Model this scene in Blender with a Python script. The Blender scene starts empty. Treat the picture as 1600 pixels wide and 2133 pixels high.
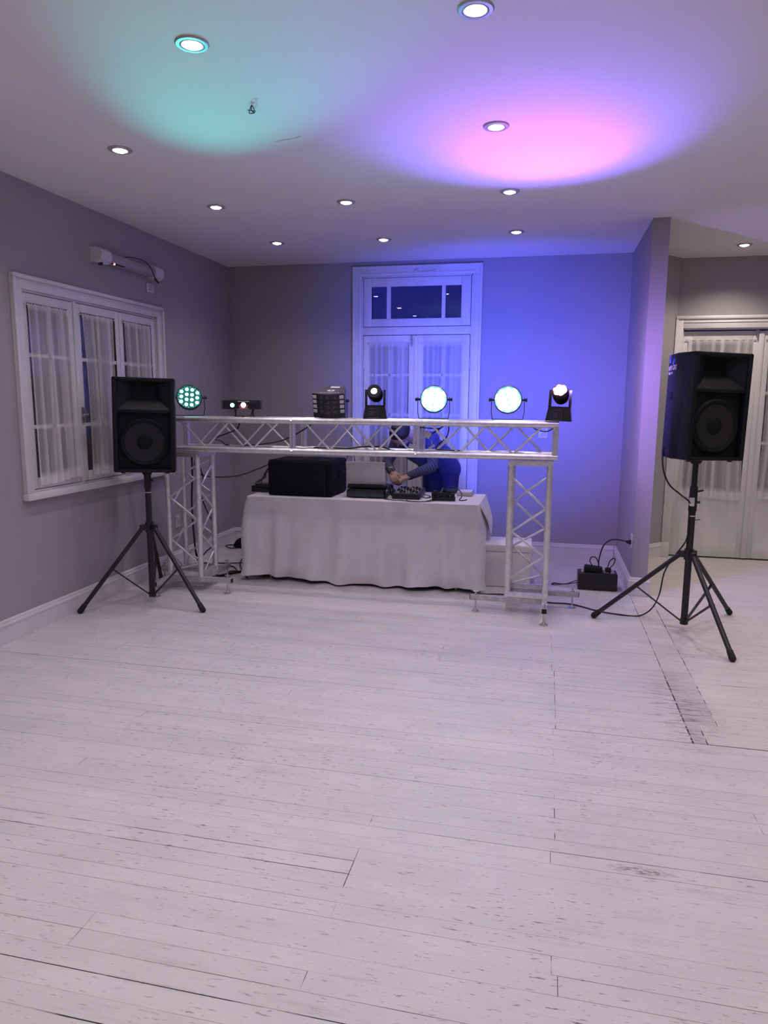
import bpy, bmesh, math, random
from mathutils import Vector, Matrix, Quaternion
random.seed(7)
PI = math.pi
C = bpy.context.scene.collection
SC = bpy.context.scene

# ------------------------------------------------------------------ camera
F_PX, YAW, PITCH, ROLL, CAM_H = 1486.8, 0.22088, 0.15532, -0.0076056, 1.6
cy, sy, cp, sp, cr, sr = math.cos(YAW), math.sin(YAW), math.cos(PITCH), math.sin(PITCH), math.cos(ROLL), math.sin(ROLL)
fw = Vector((-sy*cp, cy*cp, -sp)); rt = Vector((cy, sy, 0)); dn = fw.cross(rt)
rt2 = cr*rt + sr*dn; dn2 = -sr*rt + cr*dn
cam = bpy.data.cameras.new('camera'); camo = bpy.data.objects.new('camera', cam); C.objects.link(camo)
mw = Matrix((( rt2.x, -dn2.x, -fw.x, 0), (rt2.y, -dn2.y, -fw.y, 0), (rt2.z, -dn2.z, -fw.z, CAM_H), (0, 0, 0, 1)))
camo.matrix_world = mw
cam.sensor_fit = 'AUTO'; cam.sensor_width = 36; cam.lens = 36*F_PX/2133; cam.clip_start = 0.05; cam.clip_end = 100
SC.camera = camo

# ------------------------------------------------------------------ world (night outside, blue put in for the transom glare) and exposure
w = bpy.data.worlds.new('night'); SC.world = w; w.use_nodes = True
w.node_tree.nodes['Background'].inputs[0].default_value = (0.03, 0.045, 1.0, 1)
w.node_tree.nodes['Background'].inputs[1].default_value = 0.17
vs = SC.view_settings
vs.view_transform = 'Standard'; vs.look = 'None'; vs.gamma = 1; vs.use_curve_mapping = False; vs.exposure = 0.0
SC.display_settings.display_device = 'sRGB'
cyc = SC.cycles
cyc.use_denoising = True; cyc.use_adaptive_sampling = True; cyc.adaptive_threshold = .12; cyc.adaptive_min_samples = 16
cyc.max_bounces = 7; cyc.diffuse_bounces = 4; cyc.glossy_bounces = 3
cyc.transparent_max_bounces = 12; cyc.sample_clamp_indirect = 6; cyc.caustics_reflective = False; cyc.caustics_refractive = False
# light levels used by the lamp builders below
DOWN_W, DOWN_COL = 25.0, (1.0, 0.85, 0.835)
DOWN_COL_R = (1.0, 0.87, 0.76)
BLUE_WASH_W = 230.0  # added lamps that turn the back wall blue
PINK_W, VIOLET_W, TEAL_W = 125.0, 220.0, 190.0
PAR_FWD_W = 18.0

# ------------------------------------------------------------------ mesh helpers
class MB:
    def __init__(s): s.v = []; s.f = []; s.sm = []
    def add(s, vs_, fs, smooth=False):
        o = len(s.v); s.v += [tuple(x) for x in vs_]
        for f in fs: s.f.append(tuple(i+o for i in f)); s.sm.append(smooth)
        return s
    def box(s, c, d, rot=None, bev=0.0, seg=2):
        if bev <= 0:
            hx, hy, hz = d[0]/2, d[1]/2, d[2]/2
            P = [Vector((x*hx, y*hy, z*hz)) for z in (-1, 1) for y in (-1, 1) for x in (-1, 1)]
            F = [(0, 2, 3, 1), (4, 5, 7, 6), (0, 1, 5, 4), (2, 6, 7, 3), (0, 4, 6, 2), (1, 3, 7, 5)]
        else:
            bm = bmesh.new(); bmesh.ops.create_cube(bm, size=1)
            bmesh.ops.scale(bm, vec=d, verts=bm.verts)
            bmesh.ops.bevel(bm, geom=bm.edges[:], offset=bev, segments=seg, affect='EDGES', profile=.5)
            bm.verts.index_update()
            P = [v.co.copy() for v in bm.verts]; F = [tuple(v.index for v in f.verts) for f in bm.faces]; bm.free()
        if rot is not None: P = [rot @ p for p in P]
        return s.add([p+Vector(c) for p in P], F, bev > 0)
    def bx(s, x0, x1, y0, y1, z0, z1, bev=0.0):
        return s.box(((x0+x1)/2, (y0+y1)/2, (z0+z1)/2), (abs(x1-x0), abs(y1-y0), abs(z1-z0)), None, bev)
    def cone(s, p0, p1, r0, r1=None, n=12, caps=True):
        r1 = r0 if r1 is None else r1
        p0 = Vector(p0); p1 = Vector(p1); a = (p1-p0).normalized()
        u = a.orthogonal().normalized(); v = a.cross(u)
        P = []
        for p, r in ((p0, r0), (p1, r1)):
            for i in range(n):
                t = 2*PI*i/n; P.append(p + (u*math.cos(t)+v*math.sin(t))*r)
        F = [(i, (i+1) % n, n+(i+1) % n, n+i) for i in range(n)]
        s.add(P, F, True)
        if caps:
            s.add(P, [tuple(range(n-1, -1, -1)), tuple(range(n, 2*n))], False)
        return s
    def tube(s, pts, r, n=6):
        pts = smooth_path([Vector(p) for p in pts])
        rings = []; u = None
        for i, p in enumerate(pts):
            a = (pts[min(i+1, len(pts)-1)]-pts[max(i-1, 0)]).normalized()
            if u is None: u = a.orthogonal().normalized()
            else:
                u = (u - a*u.dot(a)); u = u.normalized() if u.length > 1e-6 else a.orthogonal().normalized()
            v = a.cross(u)
            rings.append([p+(u*math.cos(2*PI*k/n)+v*math.sin(2*PI*k/n))*r for k in range(n)])
        P = [q for rg in rings for q in rg]; F = []
        for i in range(len(rings)-1):
            for k in range(n):
                F.append((i*n+k, i*n+(k+1) % n, (i+1)*n+(k+1) % n, (i+1)*n+k))
        F.append(tuple(range(n-1, -1, -1))); F.append(tuple((len(rings)-1)*n+k for k in range(n)))
        return s.add(P, F, True)
    def lathe(s, prof, o=(0, 0, 0), ax=(0, 0, 1), n=32):
        a = Vector(ax).normalized(); u = a.orthogonal().normalized(); v = a.cross(u); o = Vector(o)
        P = [o+a*h+(u*math.cos(2*PI*k/n)+v*math.sin(2*PI*k/n))*max(r, 1e-5) for r, h in prof for k in range(n)]
        F = []
        for i in range(len(prof)-1):
            for k in range(n):
                F.append((i*n+k, i*n+(k+1) % n, (i+1)*n+(k+1) % n, (i+1)*n+k))
        return s.add(P, F, True)
    def ball(s, c, r, nu=16, nv=10, rot=None):
        c = Vector(c); r = r if hasattr(r, '__len__') else (r, r, r)
        P = []
        for j in range(nv+1):
            t = PI*j/nv
            for i in range(nu):
                q = 2*PI*i/nu
                d = Vector((math.sin(t)*math.cos(q)*r[0], math.sin(t)*math.sin(q)*r[1], math.cos(t)*r[2]))
                P.append(c+(rot @ d if rot is not None else d))
        F = [(j*nu+i, (j+1)*nu+i, (j+1)*nu+(i+1) % nu, j*nu+(i+1) % nu) for j in range(nv) for i in range(nu)]
        return s.add(P, F, True)
    def prism(s, poly, a0, a1, axis='z'):
        """extrude a 2-D outline between a0 and a1 along an axis"""
        def m(p, a):
            return {'z': (p[0], p[1], a), 'y': (p[0], a, p[1]), 'x': (a, p[0], p[1])}[axis]
        n = len(poly)
        P = [m(p, a0) for p in poly]+[m(p, a1) for p in poly]
        F = [(i, (i+1) % n, n+(i+1) % n, n+i) for i in range(n)]+[tuple(range(n-1, -1, -1)), tuple(range(n, 2*n))]
        return s.add(P, F)
    def grid(s, fn, nu, nv, smooth=True):
        P = [fn(i/nu, j/nv) for j in range(nv+1) for i in range(nu+1)]
        F = [(j*(nu+1)+i, j*(nu+1)+i+1, (j+1)*(nu+1)+i+1, (j+1)*(nu+1)+i) for j in range(nv) for i in range(nu)]
        return s.add(P, F, smooth)
    def mesh(s, name, origin=(0, 0, 0), sharp=35):
        me = bpy.data.meshes.new(name); o = Vector(origin)
        me.from_pydata([Vector(v)-o for v in s.v], [], s.f)
        bm = bmesh.new(); bm.from_mesh(me)
        bmesh.ops.remove_doubles(bm, verts=bm.verts, dist=1e-6)
        bmesh.ops.recalc_face_normals(bm, faces=bm.faces)
        bm.to_mesh(me); bm.free()
        me.polygons.foreach_set('use_smooth', [True]*len(me.polygons))
        me.set_sharp_from_angle(angle=math.radians(sharp))
        me.update(); return me

def smooth_path(p, sub=5):
    if len(p) < 3: return p
    out = []
    for i in range(len(p)-1):
        p0 = p[max(i-1, 0)]; p1 = p[i]; p2 = p[i+1]; p3 = p[min(i+2, len(p)-1)]
        for k in range(sub):
            t = k/sub
            out.append(.5*((2*p1)+(p2-p0)*t+(2*p0-5*p1+4*p2-p3)*t*t+(3*p1-p0-3*p2+p3)*t**3))
    out.append(p[-1]); return out

def wpos(o):
    p = Vector((0, 0, 0))
    while o is not None: p = p+o.location; o = o.parent
    return p

def obj(name, mb, m, parent=None, origin=None, local=False, at=None):
    """one mesh object; verts of mb are world coords unless local, shifted into the parent's frame"""
    if isinstance(mb, MB):
        if origin is None: origin = (0, 0, 0) if (local or parent is None) else wpos(parent)
        me = mb.mesh(name, origin)
    else: me = mb
    if m is not None and len(me.materials) == 0:
        for q in (m if isinstance(m, (list, tuple)) else [m]): me.materials.append(q)
    o = bpy.data.objects.new(name, me); C.objects.link(o)
    if parent is not None: o.parent = parent
    if at is not None: o.location = at
    return o

def tag(o, label, cat, group=None):
    o['label'] = label; o['category'] = cat
    if group: o['group'] = group
    return o

def thing(name, label, cat, loc=(0, 0, 0), rot=None, group=None):
    o = bpy.data.objects.new(name, None); C.objects.link(o); o.location = loc
    o.empty_display_size = .1
    if rot is not None: o.rotation_euler = rot
    return tag(o, label, cat, group)

def single(name, mb, m, label, cat, base, group=None):
    """a thing that is one mesh, its origin at its base"""
    o = obj(name, mb, m, None, origin=base); o.location = base
    return tag(o, label, cat, group)

def struct(name, mb, m):
    o = obj(name, mb, m); o['kind'] = 'structure'; return o

def sempty(name, loc=(0, 0, 0)):
    o = bpy.data.objects.new(name, None); C.objects.link(o); o.location = loc; o['kind'] = 'structure'; return o

def text_mesh(txt, size, ext=.0004):
    cu = bpy.data.curves.new('lettering', 'FONT'); cu.body = txt; cu.size = size; cu.extrude = ext
    t = bpy.data.objects.new('lettering', cu); C.objects.link(t)
    dg = bpy.context.evaluated_depsgraph_get(); dg.update()
    me = bpy.data.meshes.new_from_object(t.evaluated_get(dg))
    bpy.data.objects.remove(t); bpy.data.curves.remove(cu)
    me.name = 'lettering'; return me

def spot(name, loc, target, watts, col, size_deg, blend, parent=None, radius=.03):
    l = bpy.data.lights.new(name, 'SPOT'); l.energy = watts; l.color = col
    l.spot_size = math.radians(size_deg); l.spot_blend = blend; l.shadow_soft_size = radius
    o = bpy.data.objects.new(name, l); C.objects.link(o)
    d = Vector(target)-Vector(loc)
    q = d.to_track_quat('-Z', 'Y')
    o.matrix_world = Matrix.Translation(loc) @ q.to_matrix().to_4x4()
    if parent is not None:
        pm = Matrix.LocRotScale(parent.location, parent.rotation_euler, None)
        o.parent = parent; o.matrix_parent_inverse = pm.inverted()
    return o

# ------------------------------------------------------------------ materials
def nd(nt, t, **kw):
    n = nt.nodes.new(t)
    for k, v in kw.items(): setattr(n, k, v)
    return n

def mat(name, col, rough=.5, metal=0.0, var=0.0, scale=8, stretch=(1, 1, 1), bump=0.0, bscale=60, spec=.5, col2=None, sheen=0.0):
    m = bpy.data.materials.new(name); m.use_nodes = True; nt = m.node_tree; b = nt.nodes['Principled BSDF']
    b.inputs['Base Color'].default_value = (*col, 1); b.inputs['Roughness'].default_value = rough
    b.inputs['Metallic'].default_value = metal; b.inputs['Specular IOR Level'].default_value = spec
    if sheen: b.inputs['Sheen Weight'].default_value = sheen
    tc = nd(nt, 'ShaderNodeTexCoord')
    mp = nd(nt, 'ShaderNodeMapping'); mp.inputs['Scale'].default_value = stretch
    nt.links.new(tc.outputs['Object'], mp.inputs['Vector'])
    if var > 0:
        n = nd(nt, 'ShaderNodeTexNoise'); n.inputs['Scale'].default_value = scale; n.inputs['Detail'].default_value = 4
        nt.links.new(mp.outputs[0], n.inputs['Vector'])
        mr = nd(nt, 'ShaderNodeMapRange'); mr.inputs[1].default_value = .3; mr.inputs[2].default_value = .7
        nt.links.new(n.outputs['Fac'], mr.inputs[0])
        mx = nd(nt, 'ShaderNodeMix', data_type='RGBA')
        c2 = col2 or tuple(c*(1-var) for c in col)
        mx.inputs[6].default_value = (*c2, 1); mx.inputs[7].default_value = (*col, 1)
        nt.links.new(mr.outputs[0], mx.inputs[0]); nt.links.new(mx.outputs[2], b.inputs['Base Color'])
    if bump > 0:
        n2 = nd(nt, 'ShaderNodeTexNoise'); n2.inputs['Scale'].default_value = bscale; n2.inputs['Detail'].default_value = 3
        nt.links.new(mp.outputs[0], n2.inputs['Vector'])
        bp = nd(nt, 'ShaderNodeBump'); bp.inputs['Strength'].default_value = bump; bp.inputs['Distance'].default_value = .004
        nt.links.new(n2.outputs['Fac'], bp.inputs['Height']); nt.links.new(bp.outputs[0], b.inputs['Normal'])
    return m

def emis(name, col, strength, base=(.02, .02, .02)):
    m = bpy.data.materials.new(name); m.use_nodes = True; b = m.node_tree.nodes['Principled BSDF']
    b.inputs['Base Color'].default_value = (*base, 1); b.inputs['Emission Color'].default_value = (*col, 1)
    b.inputs['Emission Strength'].default_value = strength; b.inputs['Roughness'].default_value = .3
    return m

def glass_mat(name, tint=(1, 1, 1), refl=.10):
    m = bpy.data.materials.new(name); m.use_nodes = True; nt = m.node_tree; nt.nodes.remove(nt.nodes['Principled BSDF'])
    out = nt.nodes['Material Output']
    t = nd(nt, 'ShaderNodeBsdfTransparent'); t.inputs[0].default_value = (*tint, 1)
    g = nd(nt, 'ShaderNodeBsdfGlossy'); g.inputs['Roughness'].default_value = .01
    fr = nd(nt, 'ShaderNodeFresnel'); fr.inputs[0].default_value = 1.5
    mul = nd(nt, 'ShaderNodeMath', operation='MULTIPLY'); mul.inputs[1].default_value = .85
    nt.links.new(fr.outputs[0], mul.inputs[0])
    mx = nd(nt, 'ShaderNodeMixShader')
    nt.links.new(mul.outputs[0], mx.inputs[0]); nt.links.new(t.outputs[0], mx.inputs[1]); nt.links.new(g.outputs[0], mx.inputs[2])
    nt.links.new(mx.outputs[0], out.inputs[0]); return m

def sheer_mat():
    """thin white voile: how much of it is thread comes from the cloth's own weave attribute"""
    m = bpy.data.materials.new('sheer_voile'); m.use_nodes = True; nt = m.node_tree; nt.nodes.remove(nt.nodes['Principled BSDF'])
    out = nt.nodes['Material Output']
    t = nd(nt, 'ShaderNodeBsdfTransparent')
    d = nd(nt, 'ShaderNodeBsdfDiffuse'); d.inputs[0].default_value = (.86, .84, .86, 1)
    tl = nd(nt, 'ShaderNodeBsdfTranslucent'); tl.inputs[0].default_value = (.86, .84, .86, 1)
    m1 = nd(nt, 'ShaderNodeMixShader'); m1.inputs[0].default_value = .25
    nt.links.new(d.outputs[0], m1.inputs[1]); nt.links.new(tl.outputs[0], m1.inputs[2])
    at = nd(nt, 'ShaderNodeAttribute'); at.attribute_name = 'weave'
    m2 = nd(nt, 'ShaderNodeMixShader')
    nt.links.new(at.outputs['Fac'], m2.inputs[0]); nt.links.new(t.outputs[0], m2.inputs[1]); nt.links.new(m1.outputs[0], m2.inputs[2])
    nt.links.new(m2.outputs[0], out.inputs[0]); return m

def floor_mat(name, paint, dirt, dirt_amt, speck):
    m = bpy.data.materials.new(name); m.use_nodes = True; nt = m.node_tree; b = nt.nodes['Principled BSDF']
    L = nt.links.new
    geo = nd(nt, 'ShaderNodeNewGeometry'); oi = nd(nt, 'ShaderNodeObjectInfo')
    rnd = nd(nt, 'ShaderNodeMath', operation='ADD'); L(geo.outputs['Random Per Island'], rnd.inputs[0]); L(oi.outputs['Random'], rnd.inputs[1])
    fr = nd(nt, 'ShaderNodeMath', operation='FRACT'); L(rnd.outputs[0], fr.inputs[0])
    def noise(sc, scale, det=5, rough=.6):
        mp = nd(nt, 'ShaderNodeMapping'); mp.inputs['Scale'].default_value = sc
        L(geo.outputs['Position'], mp.inputs['Vector'])
        n = nd(nt, 'ShaderNodeTexNoise'); n.inputs['Scale'].default_value = scale; n.inputs['Detail'].default_value = det
        n.inputs['Roughness'].default_value = rough
        L(mp.outputs[0], n.inputs['Vector']); return n.outputs['Fac']
    def ramp(x, a, b_, lo=0.0, hi=1.0):
        r = nd(nt, 'ShaderNodeMapRange'); r.inputs[1].default_value = a; r.inputs[2].default_value = b_
        r.inputs[3].default_value = lo; r.inputs[4].default_value = hi
        L(x, r.inputs[0]); return r.outputs[0]
    def mixc(f, c1, c2):
        x = nd(nt, 'ShaderNodeMix', data_type='RGBA')
        for s_, c in ((6, c1), (7, c2)):
            if isinstance(c, tuple): x.inputs[s_].default_value = (*c, 1)
            else: L(c, x.inputs[s_])
        L(f, x.inputs[0]); return x.outputs[2]
    def mul(a, b_):
        x = nd(nt, 'ShaderNodeMath', operation='MULTIPLY'); L(a, x.inputs[0])
        if isinstance(b_, float): x.inputs[1].default_value = b_
        else: L(b_, x.inputs[1])
        return x.outputs[0]
    # board-to-board tint, soft clouds, streaks along the boards, worn flecks
    base = mixc(ramp(fr.outputs[0], 0, 1, 0, 1), tuple(c*.945 for c in paint), paint)
    cloud = ramp(noise((.8, 1.8, 1), 3.4, 6), .38, .68, 0, .50)
    base = mixc(cloud, base, tuple(c*.80 for c in paint))
    streak = mul(ramp(noise((1.6, 22, 1), 1.5, 6, .7), .54, .74, 0, dirt_amt), ramp(noise((1, 1.5, 1), 1.6, 3), .42, .62, .15, 1))
    base = mixc(streak, base, dirt)
    area = ramp(noise((1, 1, 1), .9, 2), .40, .62, .40, 1.0)
    fleck = mul(ramp(noise((8, 50, 1), 2.0, 3, .7), .640-.02*speck, .668-.02*speck, 0, .9), area)
    base = mixc(fleck, base, (.13, .105, .11))
    # scuffed ground where the old wall stood, and one reddish-brown stain
    def blob(cx, cy_, rx, ry):
        sub = nd(nt, 'ShaderNodeVectorMath', operation='SUBTRACT'); sub.inputs[1].default_value = (cx, cy_, 0); L(geo.outputs['Position'], sub.inputs[0])
        dv = nd(nt, 'ShaderNodeVectorMath', operation='DIVIDE'); dv.inputs[1].default_value = (rx, ry, 1); L(sub.outputs[0], dv.inputs[0])
        ln = nd(nt, 'ShaderNodeVectorMath', operation='LENGTH'); L(dv.outputs[0], ln.inputs[0])
        return ramp(ln.outputs['Value'], 1, .35, 0, 1)
    scuff = mul(ramp(noise((2.6, 15, 1), 3.2, 6, .75), .50, .62, 0, .75), blob(.76, 3.80, .21, .60))
    base = mixc(scuff, base, (.11, .085, .085))
    stain = mul(ramp(noise((9, 22, 1), 3, 4, .7), .44, .58, 0, .8), blob(.385, 2.388, .13, .030))
    base = mixc(stain, base, (.16, .075, .07))
    L(base, b.inputs['Base Color'])
    L(ramp(noise((3, 12, 1), 2.5, 4), .3, .7, .34, .52), b.inputs['Roughness'])
    b.inputs['Specular IOR Level'].default_value = .35
    bp = nd(nt, 'ShaderNodeBump'); bp.inputs['Strength'].default_value = .12; bp.inputs['Distance'].default_value = .003
    L(noise((3, 70, 1), 2, 4), bp.inputs['Height']); L(bp.outputs[0], b.inputs['Normal'])
    return m

def seam_mat():
    m = bpy.data.materials.new('seam_fill'); m.use_nodes = True; nt = m.node_tree; b = nt.nodes['Principled BSDF']
    geo = nd(nt, 'ShaderNodeNewGeometry'); mp = nd(nt, 'ShaderNodeMapping'); mp.inputs['Scale'].default_value = (2.0, 7.5, 1)
    nt.links.new(geo.outputs['Position'], mp.inputs['Vector'])
    n = nd(nt, 'ShaderNodeTexNoise'); n.inputs['Scale'].default_value = 2.0; n.inputs['Detail'].default_value = 5
    nt.links.new(mp.outputs[0], n.inputs['Vector'])
    mr = nd(nt, 'ShaderNodeMapRange'); mr.inputs[1].default_value = .49; mr.inputs[2].default_value = .58
    nt.links.new(n.outputs['Fac'], mr.inputs[0])
    mx = nd(nt, 'ShaderNodeMix', data_type='RGBA'); mx.inputs[6].default_value = (.035, .027, .030, 1); mx.inputs[7].default_value = (.62, .585, .59, 1)
    nt.links.new(mr.outputs[0], mx.inputs[0]); nt.links.new(mx.outputs[2], b.inputs['Base Color'])
    b.inputs['Roughness'].default_value = .8; return m

M = {}
M['wall'] = mat('grey_wall_paint', (.385, .362, .382), .75, var=.07, scale=1.6, bump=.05, bscale=140, spec=.25)
M['ceiling'] = mat('ceiling_paint', (.84, .825, .83), .8, var=.03, scale=1.2, bump=.04, bscale=90, spec=.2)
M['trim'] = mat('white_gloss_trim', (.74, .725, .735), .38, var=.10, scale=5, bump=.05, bscale=30)
M['trim_worn'] = mat('old_white_enamel', (.76, .745, .75), .42, var=.14, scale=7, stretch=(1, 1, .3), bump=.08, bscale=24)
M['floor'] = floor_mat('worn_white_floor_paint', (.705, .678, .686), (.40, .365, .375), .60, 1.0)
M['floor2'] = floor_mat('worn_white_floor_paint_warm', (.71, .672, .645), (.38, .34, .32), .65, 1.2)
M['floor3'] = floor_mat('dirty_patch_paint', (.62, .585, .585), (.16, .13, .135), 1.0, 2.4)
M['seam'] = seam_mat()
M['glass'] = glass_mat('window_glass')
M['sheer'] = sheer_mat()
M['alu'] = mat('aluminium_tube', (.86, .86, .88), .36, .72, var=.22, scale=30, bump=.10, bscale=80)
M['steel'] = mat('galvanised_steel', (.62, .62, .64), .45, .6, var=.30, scale=26, bump=.08, bscale=90)
M['bolt'] = mat('zinc_bolt', (.62, .60, .60), .35, 1.0, var=.15, scale=60)
M['blackp'] = mat('black_cabinet_paint', (.005, .005, .011), .55, var=.35, scale=40, bump=.2, bscale=420, spec=.3)
M['grille'] = mat('black_steel_grille', (.004, .004, .008), .6, 0, var=.3, scale=300, bump=.3, bscale=700, spec=.25)
M['cone'] = mat('paper_cone', (.008, .0075, .011), .7, var=.2, scale=30)
M['horn'] = mat('horn_plastic', (.006, .006, .012), .5, var=.15, scale=20, spec=.35)
M['stand'] = mat('black_powder_coat', (.014, .014, .019), .40, var=.25, scale=60, bump=.08, bscale=300)
M['rubber'] = mat('black_rubber', (.010, .010, .012), .75, var=.2, scale=40)
M['cable'] = mat('black_cable', (.012, .011, .014), .5, var=.2, scale=50)
M['plastic'] = mat('black_fixture_plastic', (.013, .013, .017), .38, var=.25, scale=40)
M['white_plastic'] = mat('white_plastic', (.68, .66, .68), .4, var=.06, scale=10)
M['white_ink'] = mat('white_print', (.80, .79, .82), .5, var=.15, scale=120)
M['blue_ink'] = mat('blue_print', (.10, .22, .85), .5, var=.15, scale=120)
M['cloth'] = mat('white_tablecloth', (.80, .785, .81), .85, var=.06, scale=9, bump=.15, bscale=260, sheen=.2)
M['case'] = mat('black_padded_cover', (.006, .006, .012), .8, var=.3, scale=18, bump=.3, bscale=60, spec=.2)
M['laptop'] = mat('silver_laptop_lid', (.50, .50, .53), .40, .35, var=.05, scale=6)
M['foam'] = mat('white_polystyrene', (.86, .845, .84), .8, var=.05, scale=12, bump=.12, bscale=220)
M['bag'] = mat('thin_white_plastic_bag', (.62, .61, .63), .45, var=.12, scale=14)
M['greybox'] = mat('pale_grey_shell', (.50, .49, .50), .4, var=.1, scale=20)
M['skin'] = mat('skin', (.42, .25, .20), .55, var=.10, scale=30, bump=.05, bscale=180)
M['shirt'] = mat('dark_shirt', (.022, .026, .11), .85, var=.25, scale=14, bump=.25, bscale=30, sheen=.1)
M['trouser'] = mat('dark_trousers', (.018, .02, .08), .85, var=.25, scale=10, bump=.2, bscale=50)
M['hair'] = mat('black_hair', (.010, .009, .010), .55, var=.4, scale=120, bump=.4, bscale=220)
M['lamp_trim'] = mat('satin_lamp_trim', (.42, .40, .42), .35, .3, var=.05)
M['lamp_on'] = emis('lit_downlight_lens', (1.0, .93, .98), 18)
M['led_teal'] = emis('teal_led_lens', (.30, 1.0, .85), 5.0)
M['teal_plate'] = emis('teal_lit_plate', (.0, .62, .50), .22)  # teal LED light on the plate, put in as emission
M['led_small'] = emis('dim_led_lens', (.35, .85, .80), .35, (.3, .3, .32))
M['led_cyan'] = emis('cyan_white_led_lens', (.62, 1.0, 1.0), 14)
M['cyan_plate'] = emis('cyan_lit_plate', (.07, .72, 1.0), 6.0)  # cyan LED light on the plate, put in as its own glow
M['led_white'] = emis('white_beam_lens', (1, .97, 1), 12)
M['led_pink'] = emis('pink_white_led_lens', (1, .70, .86), 12)
M['pink_plate'] = emis('red_glowing_plate', (1, .02, .12), 1.1)
M['led_red'] = emis('red_laser_lens', (1, .42, .45), 7)
M['led_red_dim'] = emis('red_ring_dots', (1, .15, .25), 1.2)
M['led_green'] = emis('green_laser_lens', (.35, 1, .85), 4)
M['red_dot'] = emis('red_charge_led', (1, .25, .2), 5)
M['blue_glow'] = emis('added_blue_glow', (.06, .16, 1), 4)  # unseen blue glow added at the back of the pars
M['lens_lit'] = mat('lit_square_lens', (.72, .71, .74), .25, var=.15, scale=60)  # reflected light of the edge lenses put into a pale colour
M['lens_dark'] = mat('dark_square_lens', (.05, .05, .075), .12, var=.2, scale=60)
M['derby'] = mat('dark_grey_fixture_metal', (.060, .060, .078), .45, var=.15, scale=30)
M['shutter'] = mat('added_grey_shutter', (.55, .54, .55), .6, var=.10, scale=5)  # grey slats added behind the panes

# ------------------------------------------------------------------ room shell
XL, YB, ZC = -3.42, 7.46, 3.01
XR, YF = 4.2, -2.6
DX0, DX1, DY0 = .745, .872, 6.12        # dividing wall stub
YD, XD = 7.83, 1.225                    # wall with the second door
def wall_with_hole(axis, pos, t, a0, a1, z0, z1, hole):
    """wall slab at pos..pos+t on axis, spanning a0..a1, with one rectangular opening"""
    mb = MB(); h0, h1, hz0, hz1 = hole
    for (u0, u1, v0, v1) in ((a0, h0, z0, z1), (h1, a1, z0, z1), (h0, h1, z0, hz0), (h0, h1, hz1, z1)):
        if u1-u0 < 1e-4 or v1-v0 < 1e-4: continue
        if axis == 'x': mb.bx(pos, pos+t, u0, u1, v0, v1)
        else: mb.bx(u0, u1, pos, pos+t, v0, v1)
    return mb
WY0, WY1, WZ0, WZ1 = 4.215, 5.915, .955, 2.31
struct('wall_left', wall_with_hole('x', XL-.2, .2, YF-.2, YB+.2, 0, ZC, (WY0, WY1, WZ0, WZ1)), M['wall'])
struct('wall_back', wall_with_hole('y', YB, .2, XL, DX0, 0, ZC, (-1.925, -.775, 0, 2.862)), M['wall'])
struct('wall_divider', MB().bx(DX0, DX1, DY0, YB+.6, 0, ZC), M['wall'])
dd = Vector((XD-DX1, 7.80-7.40, 0)); dnrm = Vector((-dd.y, dd.x, 0)).normalized()*.12
a_, b_ = Vector((DX1, 7.40, 0)), Vector((XD+.01, 7.81, 0))
struct('wall_angled', MB().prism([(a_.x, a_.y), (b_.x, b_.y), (b_.x, b_.y+.2), (a_.x, a_.y+.25)], 0, ZC), M['wall'])
struct('wall_far', wall_with_hole('y', YD, .2, XD-.1, XR, 0, ZC, (1.30, 2.78, 0, 2.33)), M['wall'])
struct('wall_right', MB().bx(XR, XR+.2, YF-.2, YD+.2, 0, ZC), M['wall'])
struct('wall_front', MB().bx(XL, XR, YF-.2, YF, 0, ZC), M['wall'])
ceil = struct('ceiling', MB().bx(XL-.2, XR+.2, YF-.2, YD+.3, ZC, ZC+.12), M['ceiling'])

# floor: slab whose top shows in the seams, boards laid on it
SLAB = -.0010
floor = struct('floor', MB().bx(XL-.2, XR+.2, YF-.2, YD+.3, SLAB-.1, SLAB), M['seam'])
PITCH_B, Y00 = .0718, 1.637
def rowy(k): return Y00+PITCH_B*k
# seams the photograph shows as open: boundary index -> (x0, x1, gap)
OPEN = {-3: (-3.4, .4, .0042), -2: (-3.4, .2, .0012), -1: (-3.4, 2, .0032), 0: (-1.45, 2, .0030), 1: (-1.32, .1, .0018), 2: (-3.4, -.3, .0012),
        3: (.0, 2, .0018), 5: (-2.2, .6, .0014), 7: (-3.4, -.6, .0034), 8: (-3.4, -.6, .0036), 10: (.06, 2, .0022), 11: (.06, 2, .0034),
        13: (-.5, 1.2, .0012), 14: (.6, 2, .0025), 16: (-1.8, -.2, .0020), 18: (-3.4, -1.0, .0010), 20: (-2.0, -.5, .0030), 21: (-2.0, -.9, .0016), 24: (.2, 2, .0028),
        25: (.8, 2, .006), 27: (-1.2, .7, .0016), 29: (-3.4, -2.0, .0036), 32: (-.6, .7, .0020), 35: (-2.9, -1.2, .0014), 36: (.9, 2.2, .006), 37: (.1, .7, .0018), 41: (-3.1, -2.2, .0022), 44: (.9, 2.2, .0015), 46: (-1.0, .6, .0018), 50: (-2.6, -.5, .0018)}
def gap_at(k, xm):
    if k in OPEN and OPEN[k][0] <= xm <= OPEN[k][1]: return OPEN[k][2]
    h = random.Random(k*77+int(xm*3)).random()
    return .0003 if h < .55 else (.0010 if h < .85 else .0019)
JOIST = [-2.66, -1.955, -1.32, -.595, .095]
FORCED = {-6: [.1], 0: [-.595, -1.32], 1: [-1.32], 7: [-.595], 8: [-.595], 10: [.079], 9: [], 20: [-1.955], -1: [.095], 2: [.095], 3: [.078], 27: [-2.65], 33: [-2.65, 0.1]}
boards = []          # (y, x0, x1, y0, y1, material key)
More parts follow.
